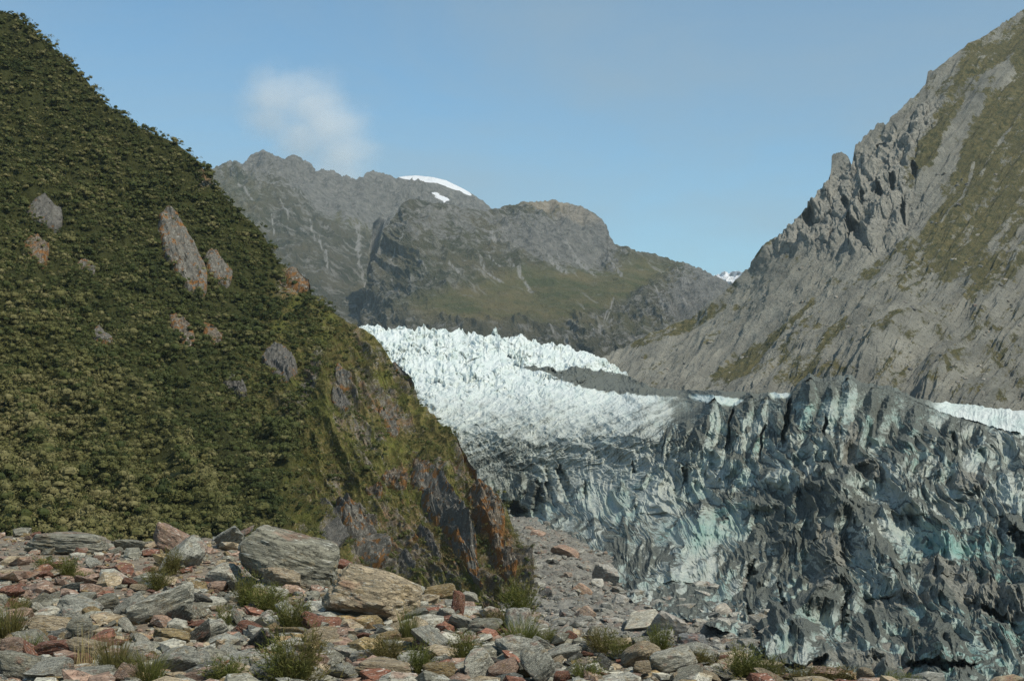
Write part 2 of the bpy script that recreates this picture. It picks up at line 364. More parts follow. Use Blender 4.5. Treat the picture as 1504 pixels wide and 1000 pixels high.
h = (ridged(a/330, b/900, Y/2500, 5)-0.35)*42+(ridged(a/90+5, b/200, 0.3, 5, 0.55)-0.35)*30+fbm(X/40, Z/40, Y/80, 4)*7
crag = sstep(300, 240, R.PY)+blob(R.PX, R.PY, 640, 290, 120, 25)
h += crag*(ridged(X/60, Z/110, 2.2, 5, 0.6)-0.35)*26
fade = sstep(0, 14, R.PY-R.tps[None, :]+4)                       # hold the skyline
h = h*(0.12+0.88*fade)
h -= 70*band(R.PX, R.PY, [(556,330),(549,365),(547,400),(556,440)], 5)
snowy = np.maximum.reduce([blob(R.PX, R.PY, 622, 262, 40, 5.5, 6, 0.3), blob(R.PX, R.PY, 660, 269, 30, 6.5, 20, 0.35), blob(R.PX, R.PY, 682, 281, 12, 3, 30, 0.4), blob(R.PX, R.PY, 650, 290, 11, 3, 18, 0.5), blob(R.PX, R.PY, 655, 296, 8, 2.5, 50, 0.5), blob(R.PX, R.PY, 640, 284, 6, 1.8, 10, 0.5)])
h = h*(1-0.92*np.clip(snowy*1.5+blob(R.PX, R.PY, 645, 266, 70, 14, 14)*1.0, 0, 1))
R.P = R.P+N*h[..., None]
bare = np.clip(sstep(330, 262, R.PY+0.0*R.PX)*0.9+blob(R.PX, R.PY, 540, 300, 110, 40, 25)*0.7+blob(R.PX, R.PY, 660, 300, 110, 45)*1.0-blob(R.PX, R.PY, 380, 300, 60, 50)*0.35-blob(R.PX, R.PY, 330, 260, 30, 25)*0.5, 0, 1)
bare += 0.30*(fbm(R.PX/14, R.PY/30, 4.4, 4))
strk = np.zeros_like(bare)
for pts, w in [([(470,340),(478,372),(484,388)],2.2),([(524,330),(527,360)],3),([(529,360),(533,400),(538,420)],2.0),([(556,400),(566,425),(578,440)],2.4),([(556,385),(552,420)],3),([(590,445),(603,462),(612,478)],2.2),([(455,320),(463,345)],1.5),([(398,322),(404,345)],1.3),([(555,440),(568,470)],1.2),([(410,300),(425,330)],1.0),([(350,270),(372,300)],1.2)]:
    strk = np.maximum(strk, band(R.PX+3*fbm(R.PX/12, R.PY/12, 1.1, 3), R.PY, pts, w)*sstep(-0.35, 0.1, fbm(R.PX/4, R.PY/7, 9, 3)))
grass = blob(R.PX, R.PY, 520, 320, 60, 12, 28)*0.8+blob(R.PX, R.PY, 330, 300, 60, 60)*0.35+blob(R.PX, R.PY, 590, 440, 60, 40, 30)*0.5
fl_ = ridged(a/42+0.5*fbm(a/90, b/90, 4, 3), b/420, 6.6, 4, 0.6)*sstep(-0.3, 0.4, fbm(a/160, b/160, 9.1, 3)); strk = np.maximum(strk, 0.75*sstep(0.50, 0.72, fl_))
R.finish().build('distant_range', mat_far, {'snow': snowy, 'grass': grass, 'bare': bare, 'streak': strk*0.8})['kind'] = 'structure'

top2 = [(528,470),(536,430),(545,400),(551,380),(560,352),(570,333),(580,316),(590,299),(600,293),(613,291),(630,295),(650,298),(680,304),(705,308),(722,307),(745,301),(768,296),(785,294),(800,293),(812,293),(822,297),(838,301),(858,307),(872,314),(884,322),(890,332),(893,348),(902,360),(915,366),(932,370),(948,370),(958,371),(985,379),(1010,386),(1030,394),(1050,405),(1062,411),(1078,420),(1110,448),(1180,480)]
D2 = rbf([(528,470,2950),(551,380,3120),(600,293,3330),(680,304,3520),(745,301,3750),(812,293,3900),(890,332,3800),(948,370,3700),(1030,394,3700),(1080,420,3700),(1180,480,3600),
          (600,340,3130),(680,350,3200),(760,345,3350),(840,350,3450),(880,390,3400),(960,400,3400),(700,410,2950),(780,430,2900),(860,420,3000),(920,415,3050),(600,430,2850),
          (780,465,2550),(870,455,2600),(960,450,2750),(1040,440,3100),(600,490,2450),(700,480,2450),(800,500,2380),(900,500,2380),(1000,480,2500),(528,560,2200),(800,560,2200),(1180,560,2300)])
R = Relief(528, 1180, 1000, top2, [(528,565),(1180,565)], D2, 460, topn=2.4, tops=0.14)
X, Y, Z = R.P[..., 0], R.P[..., 1], R.P[..., 2]
N = blur(normals(R.P), 12); N /= np.linalg.norm(N, axis=-1, keepdims=True)
if N[..., 2].mean() < 0: N = -N
a = X*0.8+Z*0.75; b = X*0.6-Z
meadow = np.clip(blob(R.PX, R.PY, 800, 425, 110, 32, -4)+blob(R.PX, R.PY, 890, 425, 80, 20, -22)+blob(R.PX, R.PY, 690, 450, 90, 22), 0, 1)
cliffb = blob(R.PX, R.PY, 930, 470, 120, 38, -8)+blob(R.PX, R.PY, 1030, 430, 60, 50)
h = ((ridged(a/230, b/700, 0.4, 5)-0.35)*24+(ridged(a/60+5, b/130, 0.3, 5, 0.55)-0.35)*24)*(1-0.7*meadow)+fbm(X/25, Z/25, Y/60, 4)*5
h += cliffb*(ridged(X/35, Z/120, 1.2, 5, 0.55)-0.3)*10+blob(R.PX, R.PY, 840, 320, 60, 30)*(ridged(X/50, Z/70, 5.5, 4)-0.3)*14
h = h*(0.1+0.9*sstep(0, 12, R.PY-R.tps[None, :]+4))
R.P = R.P+N*h[..., None]
grass = np.clip(meadow*1.0+0.25*blob(R.PX, R.PY, 700, 370, 120, 60)+0.5*blob(R.PX, R.PY, 960, 400, 90, 25, 10)+0.5*blob(R.PX, R.PY, 830, 300, 70, 14)+0.4*blob(R.PX, R.PY, 840, 470, 160, 12), 0, 1)
bare = np.clip(0.12+0.45*blob(R.PX, R.PY, 740, 335, 170, 30, 6)+0.6*blob(R.PX, R.PY, 860, 335, 50, 35, 30)+0.5*blob(R.PX, R.PY, 840, 375, 90, 30, 25)+0.55*blob(R.PX, R.PY, 1050, 430, 60, 50)+0.25*cliffb-0.35*meadow+0.35*blob(R.PX, R.PY, 800, 298, 30, 8), 0, 1)
bare += 0.34*fbm(a/45, b/130, 4.4, 4)
strk = np.zeros_like(bare)
for pts, w in [([(698,360),(712,395),(738,415)],2.2),([(748,380),(768,410),(782,430)],2.4),([(720,370),(735,395)],1.2),([(870,490),(900,455)],0.8),([(800,370),(830,400)],4),([(855,375),(870,405)],1.5),([(890,380),(912,405)],2.4),([(880,475),(884,490)],3),([(900,440),(886,470)],1.2),([(960,430),(975,455)],1.2),([(990,440),(1015,465)],1.4),([(612,380),(626,398)],1.2),([(660,385),(676,405)],2),([(800,480),(812,495)],1.4),([(832,503),(836,512)],3),([(590,340),(572,380)],1.2),([(575,410),(590,440)],1.2),([(830,355),(862,390)],3),([(720,340),(728,352)],3)]:
    strk = np.maximum(strk, band(R.PX+3*fbm(R.PX/12, R.PY/12, 1.1, 3), R.PY, pts, w)*sstep(-0.35, 0.1, fbm(R.PX/4, R.PY/7, 9, 3)))
fl_ = ridged(a/34+0.5*fbm(a/80, b/80, 4, 3), b/360, 6.6, 4, 0.6)*sstep(-0.3, 0.4, fbm(a/140, b/140, 9.1, 3)); strk = np.maximum(strk, 0.7*sstep(0.50, 0.72, fl_))
R.finish().build('valley_spur', mat_far, {'snow': bare*0, 'tan': np.clip(blob(R.PX, R.PY, 800, 297, 34, 6, 3)+0.6*blob(R.PX, R.PY, 840, 312, 40, 9, 20), 0, 1)*0.85, 'grass': grass, 'bare': bare, 'streak': strk*0.8})['kind'] = 'structure'

R = Relief(1020, 1140, 260, [(1020,418),(1045,408),(1056,403),(1064,400),(1070,402),(1078,400),(1086,404),(1094,402),(1104,412),(1140,430)], [(1020,460),(1140,460)], lambda x, y: 5900+(460-y)*10, 90, topn=3, tops=0.3)
X, Y, Z = R.P[..., 0], R.P[..., 1], R.P[..., 2]
R.P[..., 1] -= ridged(X/60, Z/60, 0.2, 4)*120
R.finish().build('snowy_peak', mat_far, {'snow': 0.72+0.35*fbm(X/30, Z/30, 0, 4)-0.5*sstep(408, 430, R.PY), 'grass': X*0, 'bare': X*0+1, 'streak': X*0})['kind'] = 'structure'

# ================================================================== RIGHT MOUNTAIN
print('t', round(time.time()-T0, 1))
top3 = [(840,545),(880,528),(905,515),(935,500),(970,487),(1000,474),(1022,462),(1040,448),(1060,434),(1078,420),(1090,404),(1104,392),(1112,374),(1122,362),(1133,352),(1150,346),(1163,337),(1175,323),(1188,313),(1196,300),(1200,288),(1210,282),(1215,276),(1219,270),(1221,250),(1219,232),(1226,225),(1236,223),(1245,229),(1249,240),(1252,226),(1256,212),(1266,206),(1276,192),(1284,188),(1290,180),(1300,180),(1310,172),(1322,160),(1334,148),(1350,138),(1360,124),(1363,106),(1372,104),(1382,98),(1395,92),(1410,76),(1430,66),(1450,52),(1470,36),(1490,22),(1504,12),(1560,-20),(1620,-60)]
D3 = rbf([(840,545,1370),(905,515,1400),(1000,474,1430),(1078,420,1410),(1122,362,1405),(1188,313,1405),(1250,245,1440),(1310,172,1480),(1410,76,1560),(1504,12,1640),(1620,-60,1720),
          (1200,400,1290),(1330,300,1330),(1420,330,1260),(1500,200,1400),(1550,260,1340),(1620,150,1450),(1300,480,1090),(1500,450,1060),(1620,400,1110),(1000,520,1300),(1100,470,1300),(1100,560,1120),
          (880,600,1250),(980,620,1130),(1150,640,980),(1300,640,900),(1450,640,880),(1620,640,860)])
R = Relief(840, 1620, 1150, top3, [(840,640),(1620,660)], D3, 900, topn=5.0, tops=0.16)
MT = R
X, Y, Z = R.P[..., 0], R.P[..., 1], R.P[..., 2]; PX, PY = R.PX, R.PY
N = blur(normals(R.P), 14); N /= np.linalg.norm(N, axis=-1, keepdims=True)
if N[..., 2].mean() < 0: N = -N
# fall-line frame on screen: streaks descend to the left
u = (PX*0.74+PY*0.67); w = (-PX*0.67+PY*0.74)      # u across, w along the fall line
cliff = np.clip(blob(PX, PY, 1265, 285, 100, 52, -48, 0.45)+blob(PX, PY, 1180, 330, 60, 24, -32, 0.5)+blob(PX, PY, 1340, 190, 60, 20, -40)*0.9+blob(PX, PY, 1310, 330, 60, 26, -40)*0.6, 0, 1)
cliff = np.clip(cliff*(0.8+0.9*fbm(PX/30, PY/30, 2.0, 4)), 0, 1)
gul = ridged(u/70+0.3*fbm(PX/90, PY/90, 1, 3), w/420, 0.3, 4)
h = (gul-0.3)*9+fbm(u/22, w/90, 3.3, 5)*5.5+(1-cliff)*(ridged(u/13+0.3*fbm(PX/30, PY/30, 5, 3), w/95, 7.3, 4, 0.55)-0.35)*4.5+fbm(X/9, Z/9, Y/9, 4)*1.2
q1, q2, q3 = worley((PX+0.3*PY+8*fbm(PX/20, PY/20, 6, 3))/17, (PY+6*fbm(PX/18, PY/18, 16, 3))/24); q4, q5, q6 = worley((PX+4*fbm(PX/9, PY/9, 6, 3))/7, PY/9)
h += cliff*(ridged((PX+0.5*PY)/48+0.6*fbm(PX/50, PY/50, 6, 3), (PY-0.3*PX)/60, 0.7, 4, 0.5)*15+(q3-0.5)*9+np.clip(q2-q1, 0, 0.3)*11+(q6-0.5)*3.5-6)*0.82
# recesses that hold shadow
rec = np.zeros_like(h)
for cx, cy, rx, ry, an, dd in [(1262,342,11,15,-15,22),(1248,335,3,22,0,16),(1291,283,5,11,-15,12),(1326,310,3,14,0,12),(1343,252,4,12,-12,12),(1242,300,5,10,-20,10),(1190,322,9,6,-40,10),(1293,212,7,6,-10,8),(1311,270,4,12,0,9),(1266,296,3,12,0,8),(1225,345,4,6,0,8)]:
    rec += dd*2.2*blob(PX+3*fbm(PX/8, PY/8, 7, 3), PY, cx, cy, rx, ry, an, 0.35)
h += 14*blob(PX, PY, 1300, 505, 60, 26, -40, 0.7)+10*blob(PX, PY, 1400, 560, 50, 40, 0, 0.8)-1.5*band(PX, PY, [(1480,430),(1440,480),(1395,520),(1330,580)], 9)-1.5*band(PX, PY, [(1450,480),(1475,540),(1500,580)], 6)
h = h*(0.15+0.85*sstep(0, 10, PY-R.tps[None, :]+4))
R.P = R.P*(1+rec/1200)[..., None]-np.array([0, 0, EYE])*(rec/1200)[..., None]+N*h[..., None]
veg = (blob(PX, PY, 1480, 110, 190, 60, -48, 0.5)*0.62+blob(PX, PY, 1470, 270, 60, 190, 42, 0.5)*0.62+blob(PX, PY, 1355, 235, 16, 60, 40)*0.4
       +blob(PX, PY, 1120, 368, 30, 7, -40)*0.6+band(PX, PY, [(935,508),(1000,482),(1060,448)], 7)*0.55+band(PX, PY, [(1250,385),(1190,440),(1120,500),(1060,560)], 12)*0.5
       +band(PX, PY, [(1340,330),(1275,400)], 10)*0.5+band(PX, PY, [(1240,475),(1205,520),(1170,560)], 9)*0.45+band(PX, PY, [(1195,480),(1150,530)], 9)*0.4+blob(PX, PY, 1460, 400, 50, 26, -40)*0.45
       +blob(PX, PY, 1300, 505, 45, 12, -38)*0.3+blob(PX, PY, 1090, 520, 28, 20, -40)*0.42+blob(PX, PY, 1310, 555, 30, 20, -40)*0.35+blob(PX, PY, 1160, 545, 90, 18, 0)*0.25+blob(PX, PY, 1440, 520, 80, 70, 0)*0.15
       +blob(PX, PY, 1400, 300, 90, 12, -48)*0.3)
veg += 0.18+0.75*fbm(u/15, w/60, 8.1, 6, 0.62)+0.35*fbm(PX/30, PY/30, 2.9, 5, 0.65)-0.6*cliff*(1-blob(PX, PY, 1480, 110, 190, 60, -48, 0.5)*0.6)
bareband = band(PX, PY, [(1475,110),(1440,130),(1425,170),(1400,205),(1385,250),(1330,330),(1230,400),(1130,470),(1000,550)], 15)
bareband = bareband*(0.55+1.3*fbm(PX/26, PY/26, 3.3, 4)+0.3)
veg -= bareband*0.75+band(PX, PY, [(1430,240),(1415,290),(1380,330)], 3)*0.6+band(PX, PY, [(1500,170),(1460,220),(1440,260)], 3)*0.5
tone = np.clip(0.5+0.9*fbm(u/30, w/160, 5.5, 4)+0.4*blob(PX, PY, 1420, 140, 30, 40, 30), 0, 1)
mat_mtn = mountain_mat()
mtn_o = R.finish().build('mountain', mat_mtn, {'veg': veg, 'cliff': cliff, 'tone': tone}); mtn_o['kind'] = 'structure'

# ================================================================== GLACIER
print('t', round(time.time()-T0, 1))
crest = [(470,600),(640,612),(760,640),(860,650),(940,640),(985,622),(1005,612),(1030,600),(1042,590),(1050,584),(1060,596),(1070,606),(1080,598),(1090,589),(1102,580),(1112,588),(1120,586),(1128,581),(1138,590),(1146,586),(1154,592),(1162,584),(1172,568),(1182,560),(1190,554),(1196,560),(1206,562),(1222,560),(1232,556),(1240,560),(1246,554),(1252,558),(1262,566),(1280,570),(1300,572),(1320,578),(1340,588),(1365,598),(1385,606),(1410,614),(1440,622),(1480,634),(1520,642),(1620,650)]
foot = [(470,800),(640,740),(700,735),(752,764),(790,782),(850,802),(895,832),(925,880),(985,905),(1060,925),(1105,945),(1135,975),(1180,1000),(1620,1020)]
topg = [(470,478),(530,484),(560,484),(620,485),(660,488),(700,490),(742,496),(780,502),(830,512),(870,520),(895,530),(915,545),(935,560),(965,570),(1000,573),(1060,574),(1120,578),(1180,575),(1300,575),(1370,590),(1400,592),(1450,598),(1504,604),(1620,610)]
def floorD(py): return (EYE-FLOOR)*F/np.maximum(py-HY, 20)
fp = [(x, y, float(floorD(y)) if x > 740 else 590.0-(752-x)*0.1) for x, y in foot]
D4f = rbf(fp+[(640,612,720),(760,640,640),(860,650,590),(940,640,540),(1005,612,520),(1060,600,500),(1120,590,480),(1190,570,450),(1250,560,445),(1340,588,430),(1440,622,400),(1620,650,350),(470,600,800),
            (900,730,505),(1000,740,450),(1100,740,400),(1200,740,355),(1350,740,330),(1500,760,300),(1100,850,330),(1250,860,290),(1400,870,262),(1560,870,250),(1200,930,247),(1400,950,228)])
D4b = rbf([(470,478,1500),(560,484,1450),(660,488,1450),(742,496,1420),(830,512,1380),(915,545,1250),(1000,573,1050),(1120,578,900),(1180,570,850),(1300,572,760),(1400,592,700),(1504,604,650),(1620,610,600),
           (560,540,1050),(700,540,1050),(850,560,950),(640,600,760),(800,610,700),(950,610,640),(1060,590,640),(1190,585,640),(1340,600,560),(1504,640,500),(640,640,700),(800,660,610),(1000,640,560)])
nx, n1, n2 = 1350, 800, 330
xs = np.linspace(480, 1600, nx); cr = interp(crest, xs)+3.0*fbm(xs*0.15, xs*0, 0, 4); ft = interp(foot, xs)+4*fbm(xs*0.05, xs*0+5, 0, 4); tg = interp(topg, xs)+sstep(1000, 900, xs)*(7*perlin(xs*0.075, xs*0+3.1)-9*ridged(xs*0.06, xs*0+2.2, 0, 4))*sstep(960, 760, xs)+1.5*fbm(xs*.1, xs*0+9, 0, 3)
v1 = np.linspace(0, 1, n1)[:, None]; v2 = np.linspace(0, 1, n2+1)[1:, None]
gap = np.minimum(tg+3, cr)    # upper part always rises from the crest to the skyline
PY = np.concatenate([ft+(cr-ft)*v1, cr+(np.minimum(tg, cr-6)-cr)*v2], 0); PX = np.repeat(xs[None], n1+n2, 0)
front = D4f(PX, PY); bk = D4b(PX, PY)
join = sstep(960, 1060, PX)          # right of here the crest hides a plateau, left of it the surface runs on
isb = np.zeros_like(PX); isb[n1:] = 1
smoothmix = sstep(cr[None, :]+50, cr[None, :]-60, PY)*(1-join)+sstep(cr[None, :]+35, cr[None, :]-25, PY)*join
bk2 = np.maximum(bk, front)
D = np.where(isb > 0, front*(1-smoothmix)+bk2*smoothmix, front*(1-smoothmix*(1-join))+bk2*smoothmix*(1-join))
hard = front+(bk2-front)*sstep(0, 7, cr[None, :]-PY)
D = np.where(isb > 0, D*(1-join)+hard*join, D)
P = at(PX, PY, D); X, Y, Z = P[..., 0], P[..., 1], P[..., 2]
N = blur(normals(P), 16); N /= np.linalg.norm(N, axis=-1, keepdims=True)
N[N[..., 1] > 0] *= -1
zone_up = sstep(620, 540, PY)*sstep(1010, 930, PX)                                   # bright icefall
rgt = sstep(900, 1010, PX); lower = sstep(585, 650, PY)*rgt+sstep(672, 770, PY)*(1-rgt)
wx = PX+14*fbm(PX/70, PY/70, 0.4, 4)
# --- broad lumps, fins and blades of the lower tongue
fx = X/1.0; 
right = sstep(1040, 1180, PX)
fin_c = np.array([1012,1052,1083,1102,1126,1146,1190,1222,1250,1290,1330.0]); crev = np.array([996,1036,1071,1092,1117,1137,1158,1212,1237,1272,1310,1360.0])
wf = PX+(PY-560)*0.10+5*fbm(PX/40, PY/40, 1.5, 3)
idx = np.clip(np.searchsorted(crev, wf)-1, 0, len(crev)-2); l, r_ = crev[idx], crev[idx+1]
tt = np.clip((wf-l)/(r_-l), 0, 1); tri = 1-np.abs(2*tt-1)**0.8
finmask = sstep(690, 610, PY)*sstep(960, 1000, PX)*sstep(1400, 1330, PX)
s_ = D/F                                      # metres per photo pixel at that distance
h = np.zeros_like(PX); rec = np.zeros_like(h)
ser = np.zeros_like(PX); sid = np.zeros_like(PX); cap = np.zeros_like(PX); pxc = xs
WXs = PX+9*fbm(PX/45, PY/45, 8.9, 2)+4.5*fbm(PX/16, PY/16, 8.5, 3)+1.2*fbm(PX/4, PY/5, 6.5, 2)
def serac(cx, cy, wd, L, A, skew, tag_):
    """one blade of ice: apex at cx, cy, opening downwards; relief towards the viewer in photo pixels"""
    a, b = np.searchsorted(pxc, [cx-2.2*wd-0.5*abs(skew)*L-8, cx+2.2*wd+0.5*abs(skew)*L+8])
    if b-a < 3: return
    sub = (slice(None), slice(a, b)); py = PY[sub]; m = (py > cy-6) & (py < cy+L)
    t = (py-cy)/L; ts = np.clip(t, 0, 1)
    f = 1-np.abs(WXs[sub]-cx-skew*(py-cy))/(wd*(0.16+1.0*np.sqrt(ts)+0.25*ts))
    v = A*np.clip(f, 0, 1)**0.85*(1-ts)**0.35*sstep(-6, 3, py-cy)
    ok = m & (v > ser[sub])
    v = v*1.0; ser[sub] = np.where(ok, v, ser[sub]); sid[sub] = np.where(ok, tag_, sid[sub]); cap[sub] = np.where(ok, 1-sstep(0.12, 0.42, ts+0.25*(1-f)), cap[sub])
rs = np.random.default_rng(77)
for k in range(380):
    cx = rs.uniform(700, 1610); cy = rs.uniform(600, 985); cry = np.interp(cx, *np.array(crest).T); fty = np.interp(cx, *np.array(foot).T)
    if cy < cry+6 or cy > fty-8: continue
    if cx < 960 and cy < 680: continue
    big = 0.55+0.9*(cy-600)/380; wd = (8+rs.exponential(13))*big*(0.75 if cx < 1000 else 1); L = wd*rs.uniform(1.8, 3.6)
    serac(cx, cy, wd, L, wd*rs.uniform(0.9, 2.0), rs.normal()*0.30+(0.35 if cx > 1250 else -0.30), rs.uniform(0, 1))
for cx, cy, wd, L in [(1050,584,17,90),(1102,581,12,80),(1128,582,9,60),(1190,553,19,120),(1246,550,13,90),(1083,612,11,70),(1068,640,12,60),(1166,600,9,90),(1222,566,15,90),(1280,572,17,90),(1310,582,15,80),(1345,598,17,80),(1010,618,14,80),(1140,640,10,60),(1205,630,10,60),(1236,612,11,70),(1030,650,12,70),(1112,640,11,60),(985,630,12,70),(1395,616,18,70),(1440,630,20,70)]:
    serac(cx, cy, wd*1.2, L*1.25, wd*2.2, -0.22+rs.normal()*0.10, rs.uniform(0, 1))
rl = -ser*1.5
for cx, y0, y1, wd, dd in [(1156,585,650,4.2,18),(1071,604,655,3.0,14),(1118,630,668,2.0,9),(1211,618,640,3,9),(976,625,665,1.6,8)]:
    rec += dd*(1-sstep(wd*0.4, wd, np.abs(PX-cx+(PY-(y0+y1)/2)*0.14+4.0*perlin(PX/19, PY/15))))*sstep(y0-10, y0+6, PY)*sstep(y1+12, y1-8, PY)
WA = 26*fbm(PX/80, PY/80, 4.4, 4); WB = 26*fbm(PX/80, PY/80, 14.4, 4)
c1 = ridged((PX-0.4*PY+WA)/75, (PY+0.3*PX+WB)/95, 2.1, 3, 0.5)
c2 = ridged((PX-0.35*PY+WA*1.3)/27+3, (PY+0.3*PX+WB*1.3)/66, 7.1, 3, 0.45)
c3 = ridged((PX-0.3*PY+WA*1.6+3*fbm(PX/14, PY/14, 2, 2))/10, (PY+0.2*PX+WB)/34, 5.5, 3, 0.5)
c4 = fbm(PX/3.5, PY/3.5, 3, 3)
h += 0.30*(lower*((c1-0.35)*34*(0.5+0.5*right)+(c2-0.35)*19)+(0.35+0.65*lower)*(c3-0.35)*6)
c5 = ridged((PX-0.3*PY+WA*1.6)/4.6, (PY+0.2*PX+WB)/19, 8.5, 2, 0.5)-0.35; rl -= (0.25+0.75*lower)*(1-zone_up)*c5*3.6; rl -= lower*((c1-0.35)*44*(0.3+0.7*right)+(c2-0.35)*30*(0.6+0.4*right))+(0.3+0.7*lower)*((c3-0.35)*9+c4*1.6)
wd1, wd2, wh = worley((PX+10*fbm(PX/40, PY/40, 0, 3))/62+0.3, (PY-0.18*PX)/46)
hum = sstep(700, 780, PY)*right
h += hum*(np.clip(1-wd1*1.15, 0, 1)**0.8*12-5); rl -= hum*np.clip(1-wd1*1.15, 0, 1)**0.7*18
for cx, cy, rx, ry, an, dd in [(762,752,20,9,28,22),(790,738,8,26,0,16),(806,712,5,18,0,9),(828,706,6,22,-15,14),(860,720,4,14,0,9),(1098,850,6,20,25,12),(1180,976,30,6,-4,10),(1380,978,40,6,5,12),(1110,930,4,40,-20,12),(1240,905,5,30,10,8),(930,690,3,12,0,6),(1006,700,3,14,10,6),(1150,880,3,20,-10,7),(1498,800,9,26,-25,12),(1465,905,24,5,25,8)]:
    rec += dd*blob(PX+9*fbm(PX/14, PY/14, 3, 3), PY+8*fbm(PX/12, PY/12, 4, 3), cx, cy, rx, ry, an, 0.5)
sh = (PX*0.45+PY*1.0)+16*fbm(PX/120, PY/60, 4.2, 4)
mid = sstep(560, 600, PY)*sstep(740, 660, PY)*sstep(1060, 960, PX)
m1 = ridged(sh/15, PX/190, 3.0, 4, 0.6)-0.35; m2 = ridged((PY*1.2-PX*0.3+20*fbm(PX/60, PY/60, 8, 3))/38, PX/90, 5, 4)-0.35; m3 = ridged(sh/5+PX/30, PX/24, 6.0, 3, 0.6)-0.35
h += mid*(m1*4+m2*7); rl -= mid*(m1*12+m2*14+m3*6)
w1, w2, whh = worley((PX+6*fbm(PX/22, PY/22, 3, 3))/12.0, (PY+5*fbm(PX/20, PY/20, 5, 3))/9.0)
z1 = ridged((PX+0.4*PY)/10+0.7*fbm(PX/18, PY/18, 2, 3), PY/11, 2.2, 4, 0.6)-0.35; z2 = ridged(PX/34, PY/20, 1.2, 3)-0.35; zb = np.clip(w2-w1, 0, 0.5)
zv = 0.75+1.3*np.clip(fbm(PX/45, PY/22, 2.7, 3)+0.1, -0.4, 0.5); zl = ridged((PX*0.35+PY)/13+0.5*fbm(PX/40, PY/30, 7, 3), PX/120, 5.9, 3)-0.35
h += zone_up*zv*(zb*4+whh*2+z1*2.6+z2*7+zl*4-3); rl -= zone_up*zv*(zb*30+whh*12+z1*22+z2*22+zl*20)
h += (1-zone_up)*(1-lower)*((ridged(PX/20, PY/8, 1.0, 4)-0.3)*4)
h = h*s_*np.where(isb > 0, 0.9, 0.55+0.45*sstep(0, 14, PY-cr[None, :]))
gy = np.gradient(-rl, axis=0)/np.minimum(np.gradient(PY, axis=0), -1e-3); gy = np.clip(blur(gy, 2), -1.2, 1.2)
edge0 = 0.3+0.7*sstep(0, 10, PY-cr[None, :]); rec = rec+rl*s_*np.where(isb > 0, 1, edge0)
P = P+(P-np.array([0, 0, EYE]))*(rec/D)[..., None]
N = N*0.5+np.array([0, -0.35, 0.75])*0.5
P = P+N*h[..., None]
# --- what lies on the ice
streak = fbm((PX*0.9-PY*0.25)/8+2*fbm(PX/50, PY/50, 2, 3), PY/60, 1.7, 5, 0.6)
moff = fbm(PX/38, PY/30, 9.3, 5, 0.6)
dirt = 0.44+0.55*streak*0.6+0.6*moff+sstep(0, 3, ser)*(0.62*(sid-0.5)+0.42*(cap-0.3))
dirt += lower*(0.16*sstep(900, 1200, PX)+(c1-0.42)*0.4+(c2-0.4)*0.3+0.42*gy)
dirt += mid*(1.0*fbm(sh/8.5, PX/160, 6.1, 5, 0.62)+0.04*sstep(560, 640, PY)-0.08)
dirt += finmask*(0.30*np.clip(1-(PY-cr[None, :])/26, 0, 1)+0.15)
dirt += 0.45*band(PX, PY, [(1185,720),(1130,760),(1105,830),(1120,900)], 26)+0.38*blob(PX, PY, 1200, 790, 90, 60)+0.3*blob(PX, PY, 1300, 890, 140, 50)+0.35*blob(PX, PY, 960, 840, 90, 35, 35)+0.25*blob(PX, PY, 740, 700, 60, 40, 30)+0.3*blob(PX, PY, 1020, 880, 70, 30)
dirt += hum*(np.clip(1-wd1*1.3, 0, 1)*1.0-0.25)
dirt -= 0.16*blob(PX, PY, 800, 668, 170, 45)+0.45*blob(PX, PY, 1040, 775, 60, 26, -8)+0.35*blob(PX, PY, 1340, 790, 90, 24, 12)+0.35*blob(PX, PY, 940, 710, 90, 50)+0.3*blob(PX, PY, 1440, 700, 90, 30, 10)+0.3*blob(PX, PY, 1150, 700, 60, 18)+0.4*blob(PX, PY, 1420, 800, 60, 18, 18)+0.35*blob(PX, PY, 1360, 960, 90, 12)
up = sstep(690, 525, PY+10*fbm(PX/60, PY/30, 6, 3))*sstep(1010, 940, PX)
dirt = dirt*(1-up)+up*(-0.04+sstep(555, 640, PY)*(0.30+0.8*fbm(sh/9, PX/150, 6.9, 5, 0.62))+0.55*fbm((PX+PY)/9, PY/5, 7.7, 3)+0.5*streak*0.5+0.25*moff+0.3*blob(PX, PY, 700, 515, 60, 16, 8)*sstep(-0.1, 0.4, fbm(PX/9, PY/7, 0, 3)))
mor = np.clip(blob(PX, PY, 880, 558, 70, 13, 8, 0.25)+blob(PX, PY, 800, 544, 30, 3, 8, 0.3)+blob(PX, PY, 950, 562, 30, 10, 10)+blob(PX, PY, 1010, 577, 90, 6, 2), 0, 1)*sstep(-0.5, 0.0, moff+0.2*streak+0.4)
dirt = dirt*(1-mor)+mor*1.6
wh2 = blob(PX, PY, 1145, 580, 14, 5, 0, .4)+blob(PX, PY, 1060, 588, 50, 6, 8)*(isb)+(sstep(1360, 1390, PX)*isb)
dirt = dirt*(1-np.clip(wh2, 0, 1))-0.15*np.clip(wh2, 0, 1)
grit = np.clip(blob(PX, PY, 1460, 880, 60, 26, 20)+blob(PX, PY, 1220, 800, 12, 34, -32)+blob(PX, PY, 1420, 710, 34, 16)+blob(PX, PY, 1270, 970, 70, 12)+blob(PX, PY, 1330, 880, 50, 10, -8)+blob(PX, PY, 1250, 655, 12, 40, 12)*0.8+blob(PX, PY, 1210, 855, 20, 14)+blob(PX, PY, 1390, 840, 36, 18, 25)+blob(PX, PY, 1280, 690, 26, 12, 30), 0, 1)+0.5*fbm(PX/20, PY/16, 3.9, 4)*lower+0.12*hum
grit = np.clip(grit, 0, 1)*(1-up)**2; grit = np.maximum(grit, mor*0.4)
